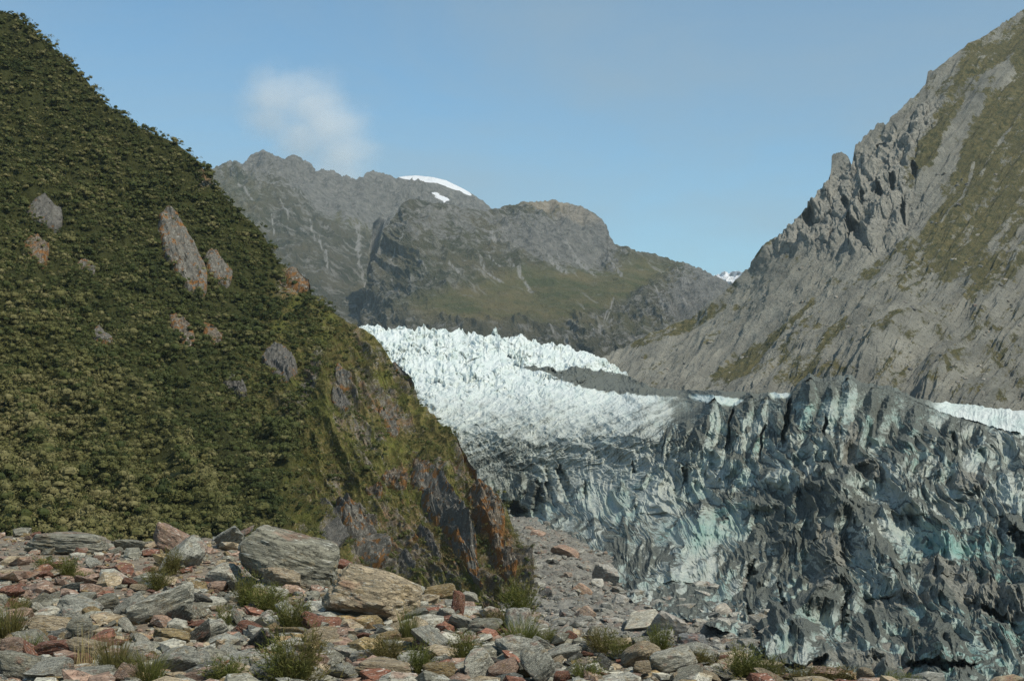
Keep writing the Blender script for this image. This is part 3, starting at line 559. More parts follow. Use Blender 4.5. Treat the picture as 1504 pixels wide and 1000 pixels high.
blue = np.clip(0.12+0.4*blob(PX, PY, 1400, 920, 160, 110, 0, 0.7)+0.35*(sid > 0.5)*sstep(0.2, 0.6, ((sid*7.3) % 1))+0.6*fbm(PX/26, PY/26, 12.1, 4)+0.5*blob(PX, PY, 1040, 775, 60, 24, -8)+0.7*blob(PX, PY, 1420, 800, 80, 24, 15)+0.6*blob(PX, PY, 1480, 880, 60, 60)*0.8+0.5*blob(PX, PY, 1370, 975, 90, 20)+finmask*0.25+0.4*blob(PX, PY, 1190, 600, 16, 40)-0.2*mid, 0, 1)
blue = blue*(1-up)+up*np.clip(0.12+0.5*fbm(PX/12, PY/10, 5.5, 3), 0, 0.6)
far = np.clip(up*(1-0.45*sstep(570, 660, PY))+wh2*0.8, 0, 1)
# carry the top row down behind
t = P[-1]; back = []
for i in range(1, 7):
    q = t.copy(); q[:, 1] += 25*i*i; q[:, 2] -= 6*i*i; back.append(q)
V = np.concatenate([P, np.array(back)], 0); pad = lambda A: np.concatenate([A, np.repeat(A[-1:], 6, 0)], 0)
GP, GN, GPX, GPY = P, N, PX, PY
mat_ice = ice_mat()
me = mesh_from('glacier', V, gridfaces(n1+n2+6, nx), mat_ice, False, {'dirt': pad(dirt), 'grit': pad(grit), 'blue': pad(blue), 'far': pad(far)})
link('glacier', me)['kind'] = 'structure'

# ================================================================== LEFT HILL
print('t', round(time.time()-T0, 1))
topL = [(-120,-60),(-40,-8),(0,18),(30,34),(60,62),(100,92),(130,122),(150,152),(175,168),(200,190),(235,206),(262,220),(290,243),(300,258),(330,290),(355,312),(385,342),(410,385),(432,402),(450,437),(480,452),(520,478),(540,492),(566,520),(590,556),(612,596),(640,625),(665,665),(690,700),(720,730),(742,752),(760,790),(772,820),(779,846),(783,880),(784,905)]
DL = rbf([(-120,820,175),(0,815,190),(200,815,215),(400,830,248),(560,890,272),(700,915,280),(784,915,283),
          (0,430,325),(150,520,318),(300,640,300),(420,755,275),(0,600,262),(150,650,262),(250,720,250),
          (20,392,362),(175,482,352),(330,595,340),(450,715,300),
          (-120,-60,500),(0,18,480),(100,92,470),(200,190,460),(295,250,452),(400,375,432),(450,437,422),(540,492,392),(612,596,356),(690,700,324),(742,752,307),(779,846,290),
          (100,300,412),(300,400,398),(200,300,425),(100,180,445),(400,500,374),(470,560,350),(550,640,326),(600,720,306),(520,780,284),(640,800,290),(700,850,284),(540,560,358)], 0.002)
R = Relief(-120, 784, 1000, topL, [(-120,835),(400,850),(560,910),(784,925)], DL, 900, topn=2.0, tops=0.15)
HL = R; PX, PY = R.PX, R.PY; X, Y, Z = R.P[..., 0], R.P[..., 1], R.P[..., 2]
N = blur(normals(R.P), 12); N /= np.linalg.norm(N, axis=-1, keepdims=True)
N[N[..., 1] > 0] *= -1
u = PX*0.80-PY*0.55; w = PX*0.55+PY*0.83            # ribs descend to the right
openr = np.clip(sstep(430, 540, PX+0.25*(PY-500)), 0, 1)   # open, rocky right flank
h = (ridged(u/85, w/380, 0.6, 4)-0.35)*7+(ridged(u/26, w/110, 2.6, 4, 0.55)-0.35)*(1.6+2.6*openr)+fbm(X/4, Z/4, Y/5, 4)*0.9
low = sstep(690, 760, PY-0.10*(PX-500))*sstep(440, 500, PX)
h += low*(ridged(u/30+0.4, w/170, 8.1, 4, 0.55)-0.35)*4
h = h*(0.3+0.7*sstep(0, 14, PY-R.tps[None, :]+4))
R.P = R.P+N*h[..., None]
rockm = 0.05+openr*(0.27+0.8*fbm(u/14, w/50, 4.4, 4)+0.25*low)+blob(PX, PY, 435, 415, 30, 32, 50)*0.55+blob(PX, PY, 305, 262, 18, 22, 50)*0.5+blob(PX, PY, 545, 600, 60, 50, 50)*0.25+blob(PX, PY, 455, 560, 12, 40, 15)*0.5+blob(PX, PY, 425, 600, 25, 35, 0)*0.35+blob(PX, PY, 690, 690, 14, 60, -33)*0.6+blob(PX, PY, 35, 400, 20, 35)*0.3
grassm = np.clip(openr*0.9+blob(PX, PY, 400, 560, 70, 60)*0.5+blob(PX, PY, 440, 460, 50, 60)*0.6, 0, 1)
lich = np.clip(0.35+0.8*fbm(PX/40, PY/40, 6.6, 3)+blob(PX, PY, 650, 700, 110, 120)*0.3+blob(PX, PY, 435, 415, 40, 40)*0.5, 0, 1)
R.finish(drop=1.2)
hill_o = R.build('hillside', hill_mat(), {'rock': rockm, 'grass': grassm, 'lichen': lich}); hill_o['kind'] = 'structure'
HN = N
print('terrain', round(time.time()-T0, 1))

# --- rock outcrops standing out of the hillside
m_grey = outcrop_mat('grey_slab_rock', (0.155, 0.143, 0.12), 0.85, 0.6, 0.55)
m_pur = outcrop_mat('dark_slab_rock', (0.135, 0.127, 0.112), 0.35, 0.4, 0.25)
m_or = outcrop_mat('lichened_rock', (0.165, 0.135, 0.10), 1.2, 0.3, 0.7)
def outcrop(cx, cy, L, W, ang, H, mat, label, seed):
    """slab lying on the slope; ang = picture angle of its long axis below the horizontal, H = how far it stands out"""
    n = 70; g = np.linspace(-1.25, 1.25, n); U, V_ = np.meshgrid(g, g)
    U = U+0.40*fbm(U*1.6+seed, V_*1.6, 0, 4, 0.6); Vv = V_+0.45*fbm(V_*1.6+seed*2, U*1.6, 3, 4, 0.6)
    c, s = math.cos(math.radians(ang)), math.sin(math.radians(ang))
    px = cx+U*L/2*c-Vv*W/2*s; py = cy+U*L/2*s+Vv*W/2*c
    B = HL.sample(px, py); Nn = HL.sample(px, py, HN)
    r = np.maximum(np.abs(U)**2.6+np.abs(Vv)**2.2, 0)
    prof = 1-sstep(0.62, 1.15, r)
    hh = H*prof*(0.75-0.28*Vv+0.12*U)+prof*(ridged(U*2.2+seed, Vv*2.2, 1, 4)*H*0.28+fbm(U*9, Vv*9+seed, 0, 4)*0.5)-1.6*(1-prof)
    cvec = B[n//2, n//2]
    hh = np.where(hh > 0, hh*0.5, hh)
    Pp = B+Nn*hh[..., None]
    o = link('rock_outcrop', mesh_from('rock_outcrop', Pp-cvec, gridfaces(n, n), mat, False, {'edge': np.clip(r, 0, 1.2)})); o.location = cvec
    tag(o, label, 'rock outcrop', 'rock outcrops on the bushy hillside')
OC = [(270,372,128,46,60,5.0,m_grey,'large grey slab with orange lichen at its top, high on the bushy hillside'),
 (322,388,62,24,55,4.0,m_grey,'smaller pale grey blade of rock just right of the large lichened slab on the hillside'),
 (64,322,62,32,35,4.0,m_pur,'dark purplish rock face among shrubs near the upper left of the hillside'),
 (50,376,52,32,62,4.0,m_or,'orange lichened rock just below the dark purplish face at left of the hillside'),
 (124,400,36,24,70,3.0,m_grey,'small grey rock in shrubs right of the orange lichened rock at left'),
 (268,480,64,20,58,3.0,m_or,'narrow rock strip edged with orange lichen in dense shrubs mid hillside'),
 (312,484,46,22,62,2.5,m_or,'short orange rock patch beside the narrow orange-edged strip mid hillside'),
 (410,530,62,44,52,5.0,m_pur,'rounded dark brown-grey buttress with vertical cracks in the middle of the hill'),
 (436,418,52,28,55,4.0,m_or,'knobbly lichen-spotted rocks on the hill skyline where the shrubs end'),
 (345,572,44,22,38,3.0,m_pur,'dark flat rock face at the edge of the dense shrubs, below the cracked buttress'),
 (150,500,40,13,40,2.5,m_grey,'thin pale rock ledge poking from shrubs left of centre of the hill'),
 (502,560,34,20,60,3.0,m_grey,'grey crag low in the grass to the right of the cracked buttress'),
 (574,610,50,18,55,3.0,m_grey,'grey brown crag near the right edge of the hill beside the white ice'),
 (500,592,34,22,40,3.0,m_pur,'dark block on the open grassy flank of the hill'),
 (590,545,40,18,50,3.0,m_grey,'pinkish grey crag just under the right skyline of the hill'),
 (580,700,44,24,40,4.5,m_or,'orange rimmed overhanging rock in the grass above the foot of the hill'),
 (548,716,34,18,42,3.0,m_or,'small orange rock left of the overhanging rimmed rock'),
 (528,782,120,34,58,7.0,m_grey,'long grey slab with orange right edge reaching down to the boulders'),
 (484,752,50,20,50,4.0,m_pur,'dark face at the head of the long orange-edged slab'),
 (655,770,200,26,62,7.0,m_grey,'longest pale grey rib of rock, sloping down right at the hill foot'),
 (622,700,60,14,60,4.0,m_or,'bright orange lichen strip beside the top of the longest grey rib'),
 (590,842,40,24,78,4.0,m_pur,'dark smooth wedge of rock behind the stones at the foot of the hill'),
 (480,800,40,26,30,3.5,m_pur,'shadowed dark rock just behind the largest boulder at the hill foot'),
 (712,760,90,28,58,5.0,m_or,'grey and orange slab near the right end of the hill foot'),
 (735,815,90,20,68,4.5,m_or,'orange lichened rib at the very right foot of the hill'),
 (690,840,70,14,70,4.0,m_pur,'narrow dark rib between the longest grey rib and the orange rib'),
 (630,800,70,16,64,4.0,m_pur,'dark purplish strip along the left of the longest grey rib'),
 (680,672,70,16,58,4.0,m_grey,'tan bare rib on the hill edge directly against the grey ice')]
for i, a in enumerate(OC): outcrop(*a, seed=i*3.7+1)

# --- shrubs
def shrub_mesh(name, seed, nl, mat, size=0.14, flat=0.8, blobs=9, upright=False):
    r = np.random.default_rng(seed)
    C = r.normal(size=(blobs, 3))*np.array([0.42, 0.42, 0.22]); C[:, 2] = np.abs(C[:, 2])+0.25; rad = r.uniform(0.28, 0.5, blobs)
    C *= np.array([r.uniform(0.8, 1.4), r.uniform(0.8, 1.4), r.uniform(0.8, 1.9)]); b = r.integers(0, blobs, nl); d = r.normal(size=(nl, 3)); d[:, 2] = d[:, 2]*0.9+0.35; d /= np.linalg.norm(d, axis=1)[:, None]
    p = C[b]+d*rad[b][:, None]*r.uniform(0.7, 1.08, nl)[:, None]*np.array([1, 1, flat])
    nrm = d+r.normal(size=(nl, 3))*0.5; nrm /= np.linalg.norm(nrm, axis=1)[:, None]
    t = np.cross(nrm, r.normal(size=(nl, 3))); t /= np.linalg.norm(t, axis=1)[:, None]; bt = np.cross(nrm, t)
    s = r.uniform(0.6, 1.3, nl)[:, None]*size
    if upright: t = t*0.35+np.array([0, 0, 1.0]); s = s*np.array([1.0]); q = np.stack([p-bt*s*0.25, p+bt*s*0.25, p+t*s*1.5+bt*s*0.05, p+t*s*1.5-bt*s*0.05], 1)
    else: q = np.stack([p-t*s*0.6, p+bt*s*0.42, p+t*s*0.75, p-bt*s*0.42], 1)
    q = q.reshape(-1, 3)
    if not upright:                                   # dense twiggy hearts inside the leaf shell
        th = np.linspace(0, 2*np.pi, 7); ph = np.linspace(0.02, np.pi*0.6, 4); hearts = []
        for c_, r_ in zip(C[:2], rad[:2]):
            S_ = np.array([[[np.sin(p_)*np.cos(t_), np.sin(p_)*np.sin(t_), np.cos(p_)*flat] for t_ in th] for p_ in ph])*r_*0.86+c_
            for a_ in range(3):
                for b_ in range(6): hearts += [S_[a_, b_], S_[a_+1, b_], S_[a_+1, b_+1], S_[a_, b_+1]]
        q = np.concatenate([q[:-len(hearts)] if False else q, np.array(hearts)])
    return q.astype(np.float32)
def quads(n): return np.arange(n*4, dtype=np.int32).reshape(-1, 4)
NL = 130
protoA = [shrub_mesh('a', 100+i, NL, None, 0.135, blobs=6) for i in range(6)]
protoU = [shrub_mesh('u', 200+i, NL, None, 0.12, upright=True) for i in range(4)]
# candidate spots, jittered over the slope
spots = []
r = np.random.default_rng(5)
n = 40000
sx = r.uniform(-110, 780, n); sy = r.uniform(-40, 880, n)
tp = interp(topL, sx); ok = (sy > tp-1); sx, sy = sx[ok], sy[ok]
bo = np.interp(sx, [-120,400,560,784], [828,840,895,905]); ok = sy < bo; sx, sy = sx[ok], sy[ok]
openS = sstep(430, 540, sx+0.25*(sy-500)); dens = 1-0.0*openS
lowS = sstep(690, 760, sy-0.10*(sx-500))*sstep(440, 500, sx)
dens = 0.66+openS*0.28-0.25*blob(sx, sy, 400, 560, 50, 50)-0.3*blob(sx, sy, 440, 560, 30, 50)
dens = np.clip(dens+1.1*openS*fbm(sx/30, sy/36, 3.1, 3), 0.03, 1)
for (cx, cy, L, W, ang, *_r) in OC: dens = dens*(1-0.97*blob(sx, sy, cx, cy, L*0.43, W*0.40, ang, 0.4))
dens = dens*(1-0.85*blob(sx, sy, 432, 425, 26, 14, 55))
keep = r.uniform(size=len(sx)) < dens*0.98
sx, sy, openS = sx[keep], sy[keep], openS[keep]
B = HL.sample(sx, sy); Bn = HL.sample(sx, sy, HN); B[:, 2] += r.uniform(-0.2, 1.0, len(sx))*(1-openS)
# size of shrubs in metres
lowspur = sstep(0, 40, sy-np.interp(sx, [-120,0,150,300,430,600], [380,430,520,640,780,1000]))
rad = (1.30-0.5*openS)*(0.45+r.gamma(3.0, 0.2, len(sx)))*(1+0.35*fbm(sx/60, sy/60, 9, 2))
kind = np.where(lowspur+0.5*fbm(sx/40, sy/40, 2.2, 3) > 0.55, 0, np.where(openS > 0.5, 2, 1)); flip = r.uniform(size=len(sx))
kind = np.where((kind == 1) & (flip < 0.22+0.15*sstep(330, 150, sy)), 0, kind); kind = np.where((kind == 0) & (flip > 0.78), 1, kind); kind = np.where((kind == 2) & (flip < 0.25), 1, kind)
pxsize = rad/B[:, 1]*F
dist = np.linalg.norm(B, axis=1)
order = np.argsort(-pxsize)
mats3 = [mat_olive, mat_green, mat_scrub]; nm3 = ['olive', 'green', 'tawny']
plab = ['olive grey rounded shrub, one of many crowding the steep hillside', 'dark green rounded shrub, one of many in the dense scrub of the hillside', 'low tawny green shrub on the open flank of the hill']
pcache = {}
def place_matrix(i, rr):
    a = rr.uniform(0, 6.28); s = rad[i]; return a, s
indiv = []
vis = (sx > 5) & (sy > interp(topL, sx)+4)
cr_l = np.interp(sx, [0,450,520,600,700,784], [772,775,800,850,875,885]); vis &= sy < cr_l
for i in order:
    if vis[i] and kind[i] != 2 or (vis[i] and kind[i] == 2 and len(indiv) % 9 == 0): indiv.append(i)
    if len(indiv) >= 290: break
ind = set(indiv)
rr = np.random.default_rng(21)
for i in indiv:
    k = int(kind[i]); pj = int(rr.integers(0, 6)) if k != 2 else int(rr.integers(0, 4))
    if (k, pj) not in pcache:
        q = (protoU if k == 2 else protoA)[pj]; pcache[(k, pj)] = mesh_from('shrub_'+nm3[k], q, quads(len(q)//4), mats3[k])
    o = link('shrub', pcache[(k, pj)]); o.location = B[i]-np.array([0, 0, 0.15*rad[i]]); o.rotation_euler = (0, 0, rr.uniform(0, 6.28)); s = rad[i]; o.scale = (s*rr.uniform(0.8, 1.25), s*rr.uniform(0.8, 1.25), s*rr.uniform(0.7, 1.15))
    tag(o, plab[k], 'shrub', 'shrubs on the steep hillside')
for k in range(3):
    L = [i for i in range(len(sx)) if kind[i] == k and i not in ind]
    nq = len(protoU[0] if k == 2 else protoA[0]); out = np.empty((len(L), nq, 3), np.float32)
    for m, i in enumerate(L):
        q = (protoU[i % 4] if k == 2 else protoA[i % 6]); a = rr.uniform(0, 6.28); c, s = math.cos(a)*rad[i], math.sin(a)*rad[i]
        out[m, :, 0] = q[:, 0]*c-q[:, 1]*s+B[i, 0]; out[m, :, 1] = q[:, 0]*s+q[:, 1]*c+B[i, 1]; out[m, :, 2] = q[:, 2]*rad[i]*0.95+B[i, 2]-0.15*rad[i]
    o = link(['olive_scrub', 'green_scrub', 'tawny_scrub'][k], mesh_from('scrub', out.reshape(-1, 3), quads(len(L)*nq//4), mats3[k]))
    tag(o, ['olive grey scrub covering the near spur and upper slope of the hill', 'dark green dense scrub filling the hollows of the hill', 'tawny and green low scrub on the open right flank of the hill'][k], 'scrub', kind='stuff')
print('shrubs', len(sx), round(time.time()-T0, 1))

# ================================================================== FOREGROUND MORAINE
crestF = [(-200,784),(0,786),(60,784),(140,786),(170,796),(215,794),(300,790),(380,794),(450,800),(500,822),(560,850),(610,872),(660,880),(700,892),(740,915),(790,925),(850,932),(920,945),(1000,962),(1060,970),(1130,982),(1200,990),(1300,996),(1400,1004),(1504,1010),(1700,1022)]
def ground_z(x, y): return 0.16*fbm(np.asarray(x)/3.0, np.asarray(y)/3.0, 0.7, 4)
def planeD(px, py): return EYE*F/(py-HY)
R = Relief(-200, 1700, 900, crestF, [(-200,1060),(1700,1060)], planeD, 300)
R.P[..., 2] += ground_z(R.P[..., 0], R.P[..., 1])+0.05*fbm(R.P[..., 0]/0.5, R.P[..., 1]/0.5, 0, 4)
t = R.P[-1]; rows = []
for k in [0.6, 1.5, 3, 5, 8, 12, 18, 26, 36, 50, 70]:
    q = t.copy(); q[:, 1] += k; q[:, 2] -= k*0.62; rows.append(q)
f0 = R.P[0]; fr = []
for k in [8, 16, 30, 60]:
    q = f0.copy(); q[:, 1] -= k; q[:, 2] = 0; fr.insert(0, q)
V = np.concatenate([np.array(fr), R.P, np.array(rows)], 0)
mat_soil = scree_mat('moraine_gravel', (0.14, 0.125, 0.10), (0.24, 0.20, 0.155), 9.0, 0.6)
link('moraine_ground', mesh_from('moraine_ground', V, gridfaces(V.shape[0], V.shape[1]), mat_soil, True))['kind'] = 'structure'

# valley floor between the moraine, hill and ice: one sheet with the debris bank
mat_scree = scree_mat('grey_debris', (0.125, 0.122, 0.11), (0.215, 0.208, 0.185), 1.0, 0.7)
def vfD(px, py): return floorD(py)
R = Relief(560, 1700, 1100, [(560,735),(700,735),(1700,750)], [(560,1040),(1700,1040)], vfD, 500)
VF = R; PX, PY = R.PX, R.PY; X, Y = R.P[..., 0], R.P[..., 1]
bank = blob(PX, PY, 800, 840, 90, 60, 55, 0.8)*2+blob(PX, PY, 770, 790, 40, 40, 50, 0.8)*1
R.P[..., 2] += bank+fbm(X/30, Y/30, 0, 4)*2.5+fbm(X/5, Y/5, 3, 5)*1.3+np.clip(0.5-worley(X/3.5, Y/3.5)[0], 0, 1)*1.3
link('debris_floor', mesh_from('debris_floor', R.P, gridfaces(R.ny, R.nx), mat_scree, False))['kind'] = 'structure'
g = np.linspace(-1, 1, 40); gx, gy = np.meshgrid(g*9000, np.linspace(-60, 6400, 40)); gz = np.full_like(gx, FLOOR-5.0)
link('valley_floor', mesh_from('valley_floor', np.stack([gx, gy, gz], -1), gridfaces(40, 40), mat_scree, True))['kind'] = 'structure'

# --- rocks
import bmesh
def ico(sub):
    bm = bmesh.new(); bmesh.ops.create_icosphere(bm, subdivisions=sub, radius=1); bm.verts.ensure_lookup_table()
    V = np.array([v.co[:] for v in bm.verts]); Fc = np.array([[v.index for v in f.verts] for f in bm.faces]); bm.free(); return V, Fc
ICO = {k: ico(k) for k in (1, 2, 3, 4, 5)}
def rock_shape(seed, sub, planes=13, layer=0.013, rough=0.045, round_=0.1):
    r = np.random.default_rng(seed); V, Fc = ICO[sub]
    n = r.normal(size=(planes, 3)); n /= np.linalg.norm(n, axis=1)[:, None]
    n = np.concatenate([n, [[0, 0, 1], [0.12, 0, -1]], [[0.9, 0.1, .1], [-0.9, 0.2, 0.2]]]); n /= np.linalg.norm(n, axis=1)[:, None]
    d = r.uniform(0.70, 1.0, len(n))
    q = (V@n.T)/d; rad = 1/np.maximum(q.max(1), 0.3)
    # soft-min rounds the edges a little
    p = (12, 20, 32)[seed % 3]
    rs = (np.maximum(q, 1e-3)**p).sum(1)**(-1/p); rad = rs
    P = V*rad[:, None]
    if sub > 2:
        zz = P[:, 2]+0.10*P[:, 0]+0.05*perlin(P[:, 0]*2+seed, P[:, 1]*2)
        st = perlin(zz*11+seed, zz*0+seed)*layer+perlin(zz*23+seed, P[:, 0]*1.5)*layer*0.6
        side = np.sqrt(P[:, 0]**2+P[:, 1]**2)
        P[:, :2] *= (1+st*1.5)[:, None]
        P += V*(fbm(P[:, 0]*3+seed, P[:, 1]*3, P[:, 2]*5, 4)*rough*2.2)[:, None]
    return P, Fc
mat_rock = rock_mat('schist'); mat_stone = rock_mat('loose_stone', True, 2.0); mat_vrock = rock_mat('valley_stone', True, 0.35)
GREY = (0.205, 0.20, 0.165); PALE = (0.38, 0.37, 0.32); BUFF = (0.31, 0.255, 0.18); RED = (0.20, 0.098, 0.070); PINK = (0.27, 0.19, 0.15); DARK = (0.085, 0.087, 0.08); LGREY = (0.27, 0.27, 0.24); OCH = (0.25, 0.19, 0.10)
rock_proto = {}
def rproto(k, sub=4):
    if (k, sub) not in rock_proto:
        P, Fc = rock_shape(300+k, sub, planes=8+k % 7); rock_proto[(k, sub)] = mesh_from('boulder', P, Fc, mat_rock, False)
    return rock_proto[(k, sub)]
placed = []
def put_rock(px, py, w, h, c, label, cat='rock', group=None, tilt=0, k=None, sub=4, dep=0.8, yaw=None, lean=0, name='boulder', gz=None, D=None):
    """px = middle, py = bottom of the stone; w,h in photo pixels"""
    D = EYE*F/(py-HY) if D is None else D
    W = w/F*D; H = h/F*D
    k = len(placed) % 16 if k is None else k
    o = link(name, rproto(k, sub)); x = (px-CX)/F*D; z = (ground_z(np.array([x]), np.array([D]))[0]*0.0 if gz is None else gz)
    o.location = (x, D+W*dep*0.45, z+H*0.42+0.02)
    o.scale = (W/2*1.12, W*dep/2, H/2*1.22)
    o.rotation_euler = (math.radians(lean), math.radians(tilt), 0 if yaw is None else math.radians(yaw))
    if yaw: pass
    j = random.uniform(0.88, 1.14); o.color = (c[0]*j, c[1]*j, c[2]*j, 1)
    placed.append((px, py, w, h)); tag(o, label, cat, group); return o
K = [ # px, bottom, w, h, colour, tilt, label
 (88,815,118,32,GREY,2,'long dark grey slab with white streaks at the top left of the boulder field'),
 (248,812,56,36,PINK,30,'red and grey rock leaning on the skyline of the boulder field, left of centre'),
 (268,836,60,44,LGREY,-35,'pale grey sloping rock just right of the leaning red and grey one'),
 (425,868,164,86,GREY,18,'largest boulder, grey green with ochre lichen and a dark broken left end'),
 (540,914,150,74,BUFF,14,'big buff and grey slab with a flat sloping top, in front of the largest boulder'),
 (330,866,46,40,PALE,0,'pale triangular boulder left of the largest boulder'),
 (412,872,60,36,BUFF,6,'rounded buff boulder resting below the largest boulder'),
 (240,918,92,52,PALE,-22,'large pale buff boulder sloping down to the left, left of centre'),
 (262,920,42,30,GREY,-30,'grey block against the right side of the large pale buff boulder'),
 (112,906,66,30,LGREY,12,'white streaked grey slab in the left foreground'),
 (152,902,42,28,GREY,-12,'dark grey streaked stone right of the white streaked slab'),
 (190,908,44,30,LGREY,-35,'smooth greenish grey stone tilted up to the right'),
 (66,938,72,30,BUFF,12,'flat brown and green slab in the left foreground above the red rock'),
 (114,940,42,34,GREY,0,'square grey green block beside the flat brown slab'),
 (75,968,62,26,RED,-4,'bright red flat rock in the left foreground'),
 (112,984,40,20,RED,-8,'smaller dull red rock by the dry grass stalks'),
 (14,968,40,32,PINK,0,'pink rock cut by the left edge of the picture'),
 (20,1000,58,38,GREY,15,'dark grey striped rock in the bottom left corner'),
 (76,1004,50,40,LGREY,0,'upright grey rock with wavy white veins at bottom left'),
 (135,1006,70,24,LGREY,0,'low pale striped slab at the bottom left beneath the dry grass'),
 (182,1008,40,30,PINK,20,'pink buff stone at the bottom between the grass clumps'),
 (258,992,66,40,LGREY,-14,'grey rock with bright white streaks and an ochre top, lower left'),
 (250,950,58,24,OCH,4,'ochre stained flat rock above the white streaked one, lower left'),
 (290,944,44,22,DARK,-38,'dark layered slab tilted up to the right'),
 (385,962,40,34,DARK,-45,'dark grey leaning splinter of rock in the centre foreground'),
 (365,935,40,22,RED,15,'reddish brown stone behind the dark leaning splinter'),
 (305,942,56,26,PALE,-20,'pale flat stone beside the dark layered slab'),
 (455,926,30,24,RED,25,'orange red pointed stone right of the centre shrubs'),
 (470,948,60,24,BUFF,0,'buff stone with a dark hollow at the centre of the foreground'),
 (400,1000,90,36,LGREY,-18,'pale grey slope of rock behind the front bush'),
 (532,976,40,20,PALE,-6,'white flat stone right of the front bush'),
 (560,975,24,14,RED,25,'small orange brown stone touching the white flat one'),
 (560,998,90,24,BUFF,3,'flat buff slab under the white stone'),
 (645,1002,46,26,OCH,0,'orange buff pitted rock at the bottom centre'),
 (634,958,52,34,LGREY,38,'grey and red plate tilted down to the right below the big buff slab'),
 (648,880,54,20,OCH,-6,'brown green flat rock at the edge of the boulder field below the hill'),
 (672,908,22,40,RED,0,'upright red rock with a white vein at the edge of the field'),
 (690,884,24,14,PALE,10,'small white rock right of the upright red rock'),
 (656,914,26,20,PALE,0,'pale stone in front of the upright red rock'),
 (680,928,40,22,PALE,22,'light grey angular stone right of the pale one'),
 (612,920,44,22,GREY,-20,'grey streaked stone at the right end of the big buff slab'),
 (712,934,52,26,GREY,-6,'grey split rock near the tall bushes at the field edge'),
 (702,1002,50,46,PALE,-25,'white and buff striped boulder at the bottom right of centre'),
 (742,1002,44,30,PINK,-20,'pink streaked flat stone right of the white striped boulder'),
 (790,1002,50,56,LGREY,-30,'standing grey striped rock with a red right edge'),
 (826,1004,28,18,RED,0,'low dark red stone beside the standing striped rock'),
 (868,960,34,16,LGREY,12,'flat grey stone at the crest right of the bushes'),
 (838,946,20,16,RED,30,'small bright red stone at the crest'),
 (885,985,26,22,DARK,35,'dark brown stone near the crest, below the right hand bushes'),
 (990,988,62,32,PALE,-12,'rounded whitish pink boulder on the crest at right'),
 (1014,1000,44,20,GREY,-16,'long dark grey stone below the rounded whitish pink boulder'),
 (945,992,30,20,BUFF,0,'brown block left of the rounded whitish pink boulder'),
 (1068,978,30,14,RED,-15,'rust red stone on the crest at right'),
 (1225,1002,60,18,PINK,4,'low reddish slab at the bottom right edge of the field'),
 (1272,1006,24,24,BUFF,0,'round tan boulder at the bottom right of the field'),
 (190,812,40,20,GREY,5,'grey stone on the skyline left of the leaning red and grey rock'),
 (335,806,46,28,LGREY,-32,'flat grey plate tilted up on the skyline left of the largest boulder'),
 (375,816,60,30,LGREY,-14,'pale layered slab behind the left end of the largest boulder'),
 (500,838,40,16,RED,20,'red topped stone on the skyline right of the largest boulder'),
 (535,856,50,22,LGREY,14,'flat grey rock behind the big buff slab')]
for i, (px, py, w, h, c, ti, lab) in enumerate(K): put_rock(px, py, w, h, c, lab, tilt=ti, k=i % 16, sub=5 if w > 100 else 4, dep=0.75, name='boulder' if w > 45 else 'stone')
# scattered individuals
r = np.random.default_rng(33); cols = [GREY, GREY, LGREY, LGREY, PALE, BUFF, PINK, RED, OCH, DARK]; cn = ['grey', 'grey', 'light grey', 'light grey', 'pale', 'buff', 'pinkish', 'red', 'ochre', 'dark']
cnt = 0; tries = 0; sm = [(x, y, w, h) for x, y, w, h in placed]
while cnt < 239 and tries < 20000:
    tries += 1
    px = r.uniform(-10, 1330); py = 790+220*r.uniform()**0.8
    if py < np.interp(px, [a for a, b in crestF], [b for a, b in crestF])+6: continue
    sz = (14+r.exponential(13))*(0.65+0.6*(py-780)/220); sz = min(sz, 62); hh = sz*r.uniform(0.22, 0.62)
    if any(abs(px-a)*2 < (sz+w)*0.52 and abs((py-hh/2)-(b-h2/2))*2 < (hh+h2)*0.5 for a, b, w, h2 in sm): continue
    j = int(r.integers(0, 10))
    redz = math.exp(-((px-120)/110)**2-((py-860)/30)**2)
    if r.uniform() < redz*0.8: j = int(r.choice([6, 7, 7]))
    put_rock(px, py, sz, hh, cols[j], 'medium %s stone lying among the rubble of the boulder field' % cn[j], group='medium %s stones in the rubble' % cn[j], tilt=r.normal()*26, yaw=r.uniform(-60, 60), lean=r.normal()*18, k=int(r.integers(0, 16)), sub=4, name='stone')
    sm.append((px, py, sz, hh)); cnt += 1
print('rocks', cnt, round(time.time()-T0, 1))
# rubble: the countless small stones
def rubble(name, n, sampler, mat, label, sub=1, pal=None, seed=1):
    r = np.random.default_rng(seed); pr = [rock_shape(500+i, sub, 8)[0] for i in range(14)]; Fc = ICO[sub][1]; nv = len(ICO[sub][0])
    C, S, tint = sampler(r, n); n = len(C)
    out = np.empty((n, nv, 3), np.float32)
    for i in range(n):
        q = pr[i % 14]*S[i]; a, b = r.uniform(0, 6.28), r.uniform(-0.5, 0.5); c, s = math.cos(b), math.sin(b)
        x = q[:, 0]*c+q[:, 2]*s; z = -q[:, 0]*s+q[:, 2]*c; y = q[:, 1]; c, s = math.cos(a), math.sin(a)
        out[i, :, 0] = x*c-y*s+C[i, 0]; out[i, :, 1] = x*s+y*c+C[i, 1]; out[i, :, 2] = z+C[i, 2]
    FF = (Fc[None]+np.arange(n)[:, None, None]*nv).reshape(-1, 3)
    o = link(name, mesh_from(name, out.reshape(-1, 3), FF, mat, False, cols={'tint': np.repeat(tint, nv, 0)})); tag(o, label, 'rubble', kind='stuff'); return o
PAL = np.array([GREY, GREY, GREY, LGREY, LGREY, PALE, BUFF, BUFF, PINK, PINK, RED, OCH, DARK])
